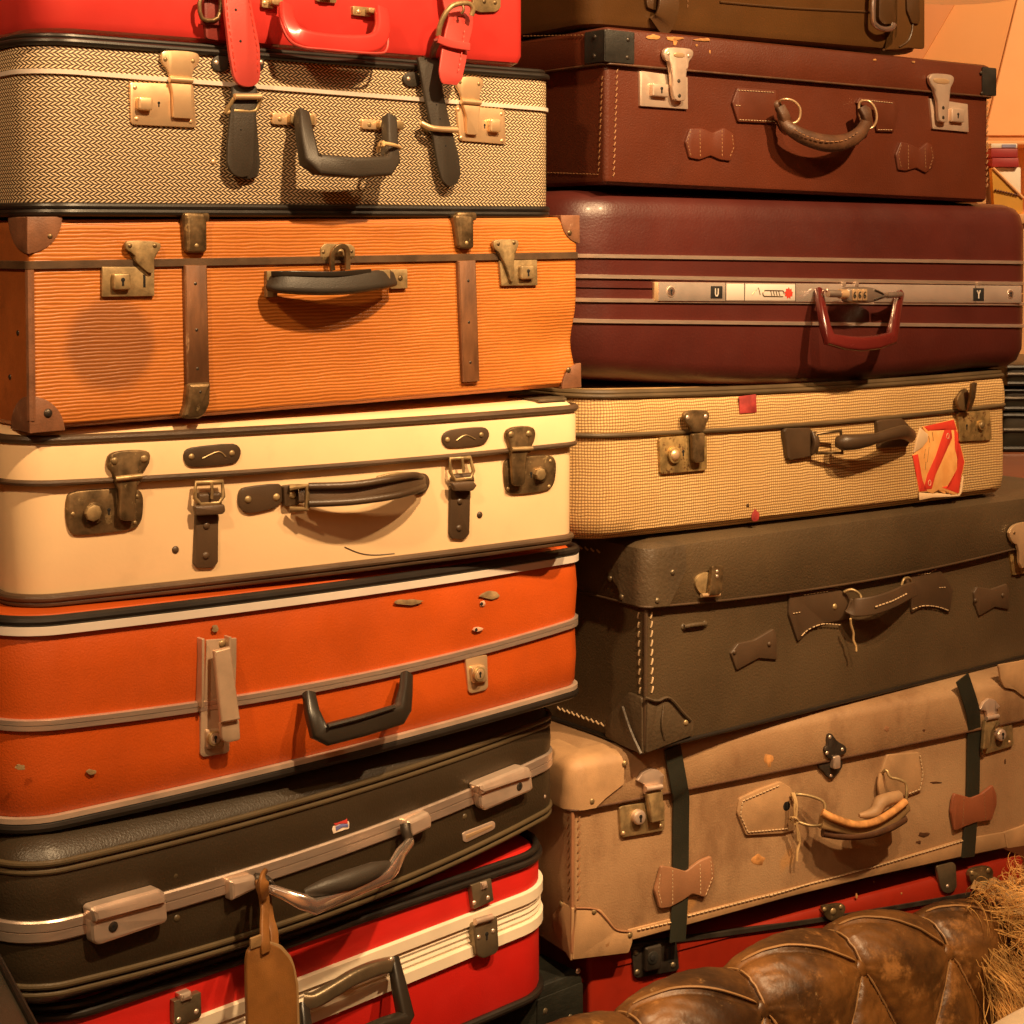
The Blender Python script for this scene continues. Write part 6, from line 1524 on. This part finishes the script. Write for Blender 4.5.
    # amber triangular folder leaning on the white box
    P_ = [at(x, y, Ys-.002) for x, y in ((992,168),(994,168),(1008,183),(1023,198),(1023,213.6),(995,213.6))]
    bm = bmesh.new(); vs0 = [bm.verts.new((p.x, Ys, p.z)) for p in P_]; vs1 = [bm.verts.new((p.x, Ys+.02, p.z)) for p in P_]; n = len(P_)
    bm.faces.new(vs0); bm.faces.new(vs1[::-1])
    for i in range(n): bm.faces.new((vs0[i], vs0[(i+1)%n], vs1[(i+1)%n], vs1[i]))
    f = finish(bm, 'folder', 'yellow_card'); tag(f, 'amber triangular folder leaning on the white box at the right edge', 'folder')
    bm = bmesh.new(); A_ = at(995,189.5,Ys-.003); B_ = at(1019,195,Ys-.003); 
    c_ = A_; d = (B_-A_)
    for k in range(9):
        u = A_+d*(k/9); sweep(bm, [Vector((u.x,Ys-.002,u.z)), Vector((u.x+d.x*.06,Ys-.002,u.z+d.z*.06-.002))], circ(.0025,6))
    finish(bm, 'stitching', 'cab_wood', f)
    bm = bmesh.new(); A_ = at(993,168,Ys); B_ = at(1023,198,Ys); sweep(bm, [Vector((A_.x,Ys-.001,A_.z)), Vector((B_.x,Ys-.001,B_.z))], circ(.003,8)); finish(bm, 'edge_strip', 'wall_pale', f)
    # stack of dark cases further back at the right edge
    Yc = 3.05
    def case(py0, py1, px0, m, label, dy=0):
        q0, q1 = at(px0, py1, Yc+dy), at(px0+260, py0, Yc+dy); h = q1.z-q0.z
        r = empty('suitcase', Matrix.Translation(Vector((q0.x, Yc+dy, q0.z)))); tag(r, label, 'suitcase', 'dark cases stacked at the right edge')
        bm = bmesh.new(); box(bm, 0, q1.x-q0.x, 0, .3, .001, h-.001, .012); finish(bm, 'body', m, r)
        for zz_ in (.006, h-.006, h*.55):
            bm = bmesh.new(); w_ = q1.x-q0.x; sweep(bm, [Vector((.004,.0,zz_)), Vector((w_,0,zz_)), Vector((w_,.3,zz_)), Vector((.004,.3,zz_))], circ(.0045, 8), Vector((0,0,1)), True); finish(bm, 'piping', 'steel_dark' if zz_ == h*.55 else 'black_trim', r)
        return q0
    case(364, 387, 1006, 'dark_case', 'uppermost dark case of the small stack at the right edge behind the checked straw suitcase')
    case(387.2, 412, 1003, 'dark_case', 'middle dark case of the small stack at the right edge behind the checked straw suitcase', .01)
    q = case(412.2, 452, 1002, 'dark_case', 'lowest dark case of the small stack at the right edge, on the reddish brown cabinet')
    bm = bmesh.new(); box(bm, q.x-.04, q.x+.5, Yc-.02, Yc+.33, 0, q.z, .006); o = finish(bm, 'cabinet', 'cab_wood'); 
    tag(o, 'reddish brown wooden cabinet under the dark cases at the right edge', 'cabinet')

# ================================================================ lights and camera
def spot(name, loc, tgt, power, size, blend, rad, col):
    l = bpy.data.lights.new(name, 'SPOT'); l.energy = power; l.spot_size = math.radians(size); l.spot_blend = blend; l.shadow_soft_size = rad; l.color = col
    o = bpy.data.objects.new(name, l); C.objects.link(o); o.location = loc; o.rotation_euler = (Vector(tgt)-Vector(loc)).to_track_quat('-Z', 'Y').to_euler(); return o
WARM = (1, .66, .34)
def lights():
    spot('lamp_or_fill_spot', (.62, .85, 2.95), (-.15, 1.85, 1.45), 300, 56, .9, .035, WARM)
    spot('lamp_or_fill_spot', (1.25, 1.2, 2.95), (.5, 2.35, 1.3), 310, 56, .9, .035, WARM)
    spot('lamp_or_fill_spot', (-.75, .35, 2.7), (-.25, 1.8, 1.3), 90, 60, .7, .05, WARM)
    spot('lamp_or_fill_spot', (1.75, 2.3, 3.0), (1.25, 3.6, 1.75), 190, 80, .8, .05, (1, .68, .37))
    spot('lamp_or_fill_spot', (.3, .3, 3.0), (.5, -1.2, 1.3), 130, 95, .8, .06, WARM)  # added spot on the unseen front wall, for metal reflections and bounce fill
    a = bpy.data.lights.new('fill_light', 'AREA'); a.shape = 'RECTANGLE'; a.size = 2.2; a.size_y = 1.2; a.energy = 9; a.color = (1, .72, .45)  # added soft fill panel, stands for no known fitting
    o = bpy.data.objects.new('fill_light', a); C.objects.link(o); o.location = (.4, -.3, 3.1); o.rotation_euler = (Vector((.2, 2, 1.0))-o.location).to_track_quat('-Z', 'Y').to_euler()
    w = bpy.data.worlds.new('World'); bpy.context.scene.world = w; w.use_nodes = True
    b = w.node_tree.nodes['Background']; b.inputs[0].default_value = (1, .72, .45, 1); b.inputs[1].default_value = .1
def camera():
    c = bpy.data.cameras.new('Camera'); c.sensor_width = 36; c.lens = F/1024*36; c.shift_y = (HY-512)/1024; c.clip_start = .05
    o = bpy.data.objects.new('Camera', c); C.objects.link(o); o.location = CAM; o.rotation_euler = (PI/2, 0, 0)
    s = bpy.context.scene; s.camera = o
    s.view_settings.view_transform = 'Standard'; s.view_settings.look = 'None'; s.view_settings.gamma = 1; s.view_settings.exposure = -.2; s.view_settings.use_curve_mapping = False

mk()
for f in (red_gloss_case, herringbone_case, amber_case, cream_case, tangerine_case, umber_case, scarlet_case, black_chest, left_edge_case,
          khaki_case, chestnut_case, maroon_case, tweed_case, olive_trunk, tan_case, red_trunk):
    c_ = f()
    if c_: c_.root['group'] = 'vintage cases in the left stack' if c_.root.location.x < 0 and f is not khaki_case else 'vintage cases in the right stack'
root, M_, p0, A_, Nf_ = sofa()
fleece(M_, p0, A_, Nf_)
background(); lights(); camera()
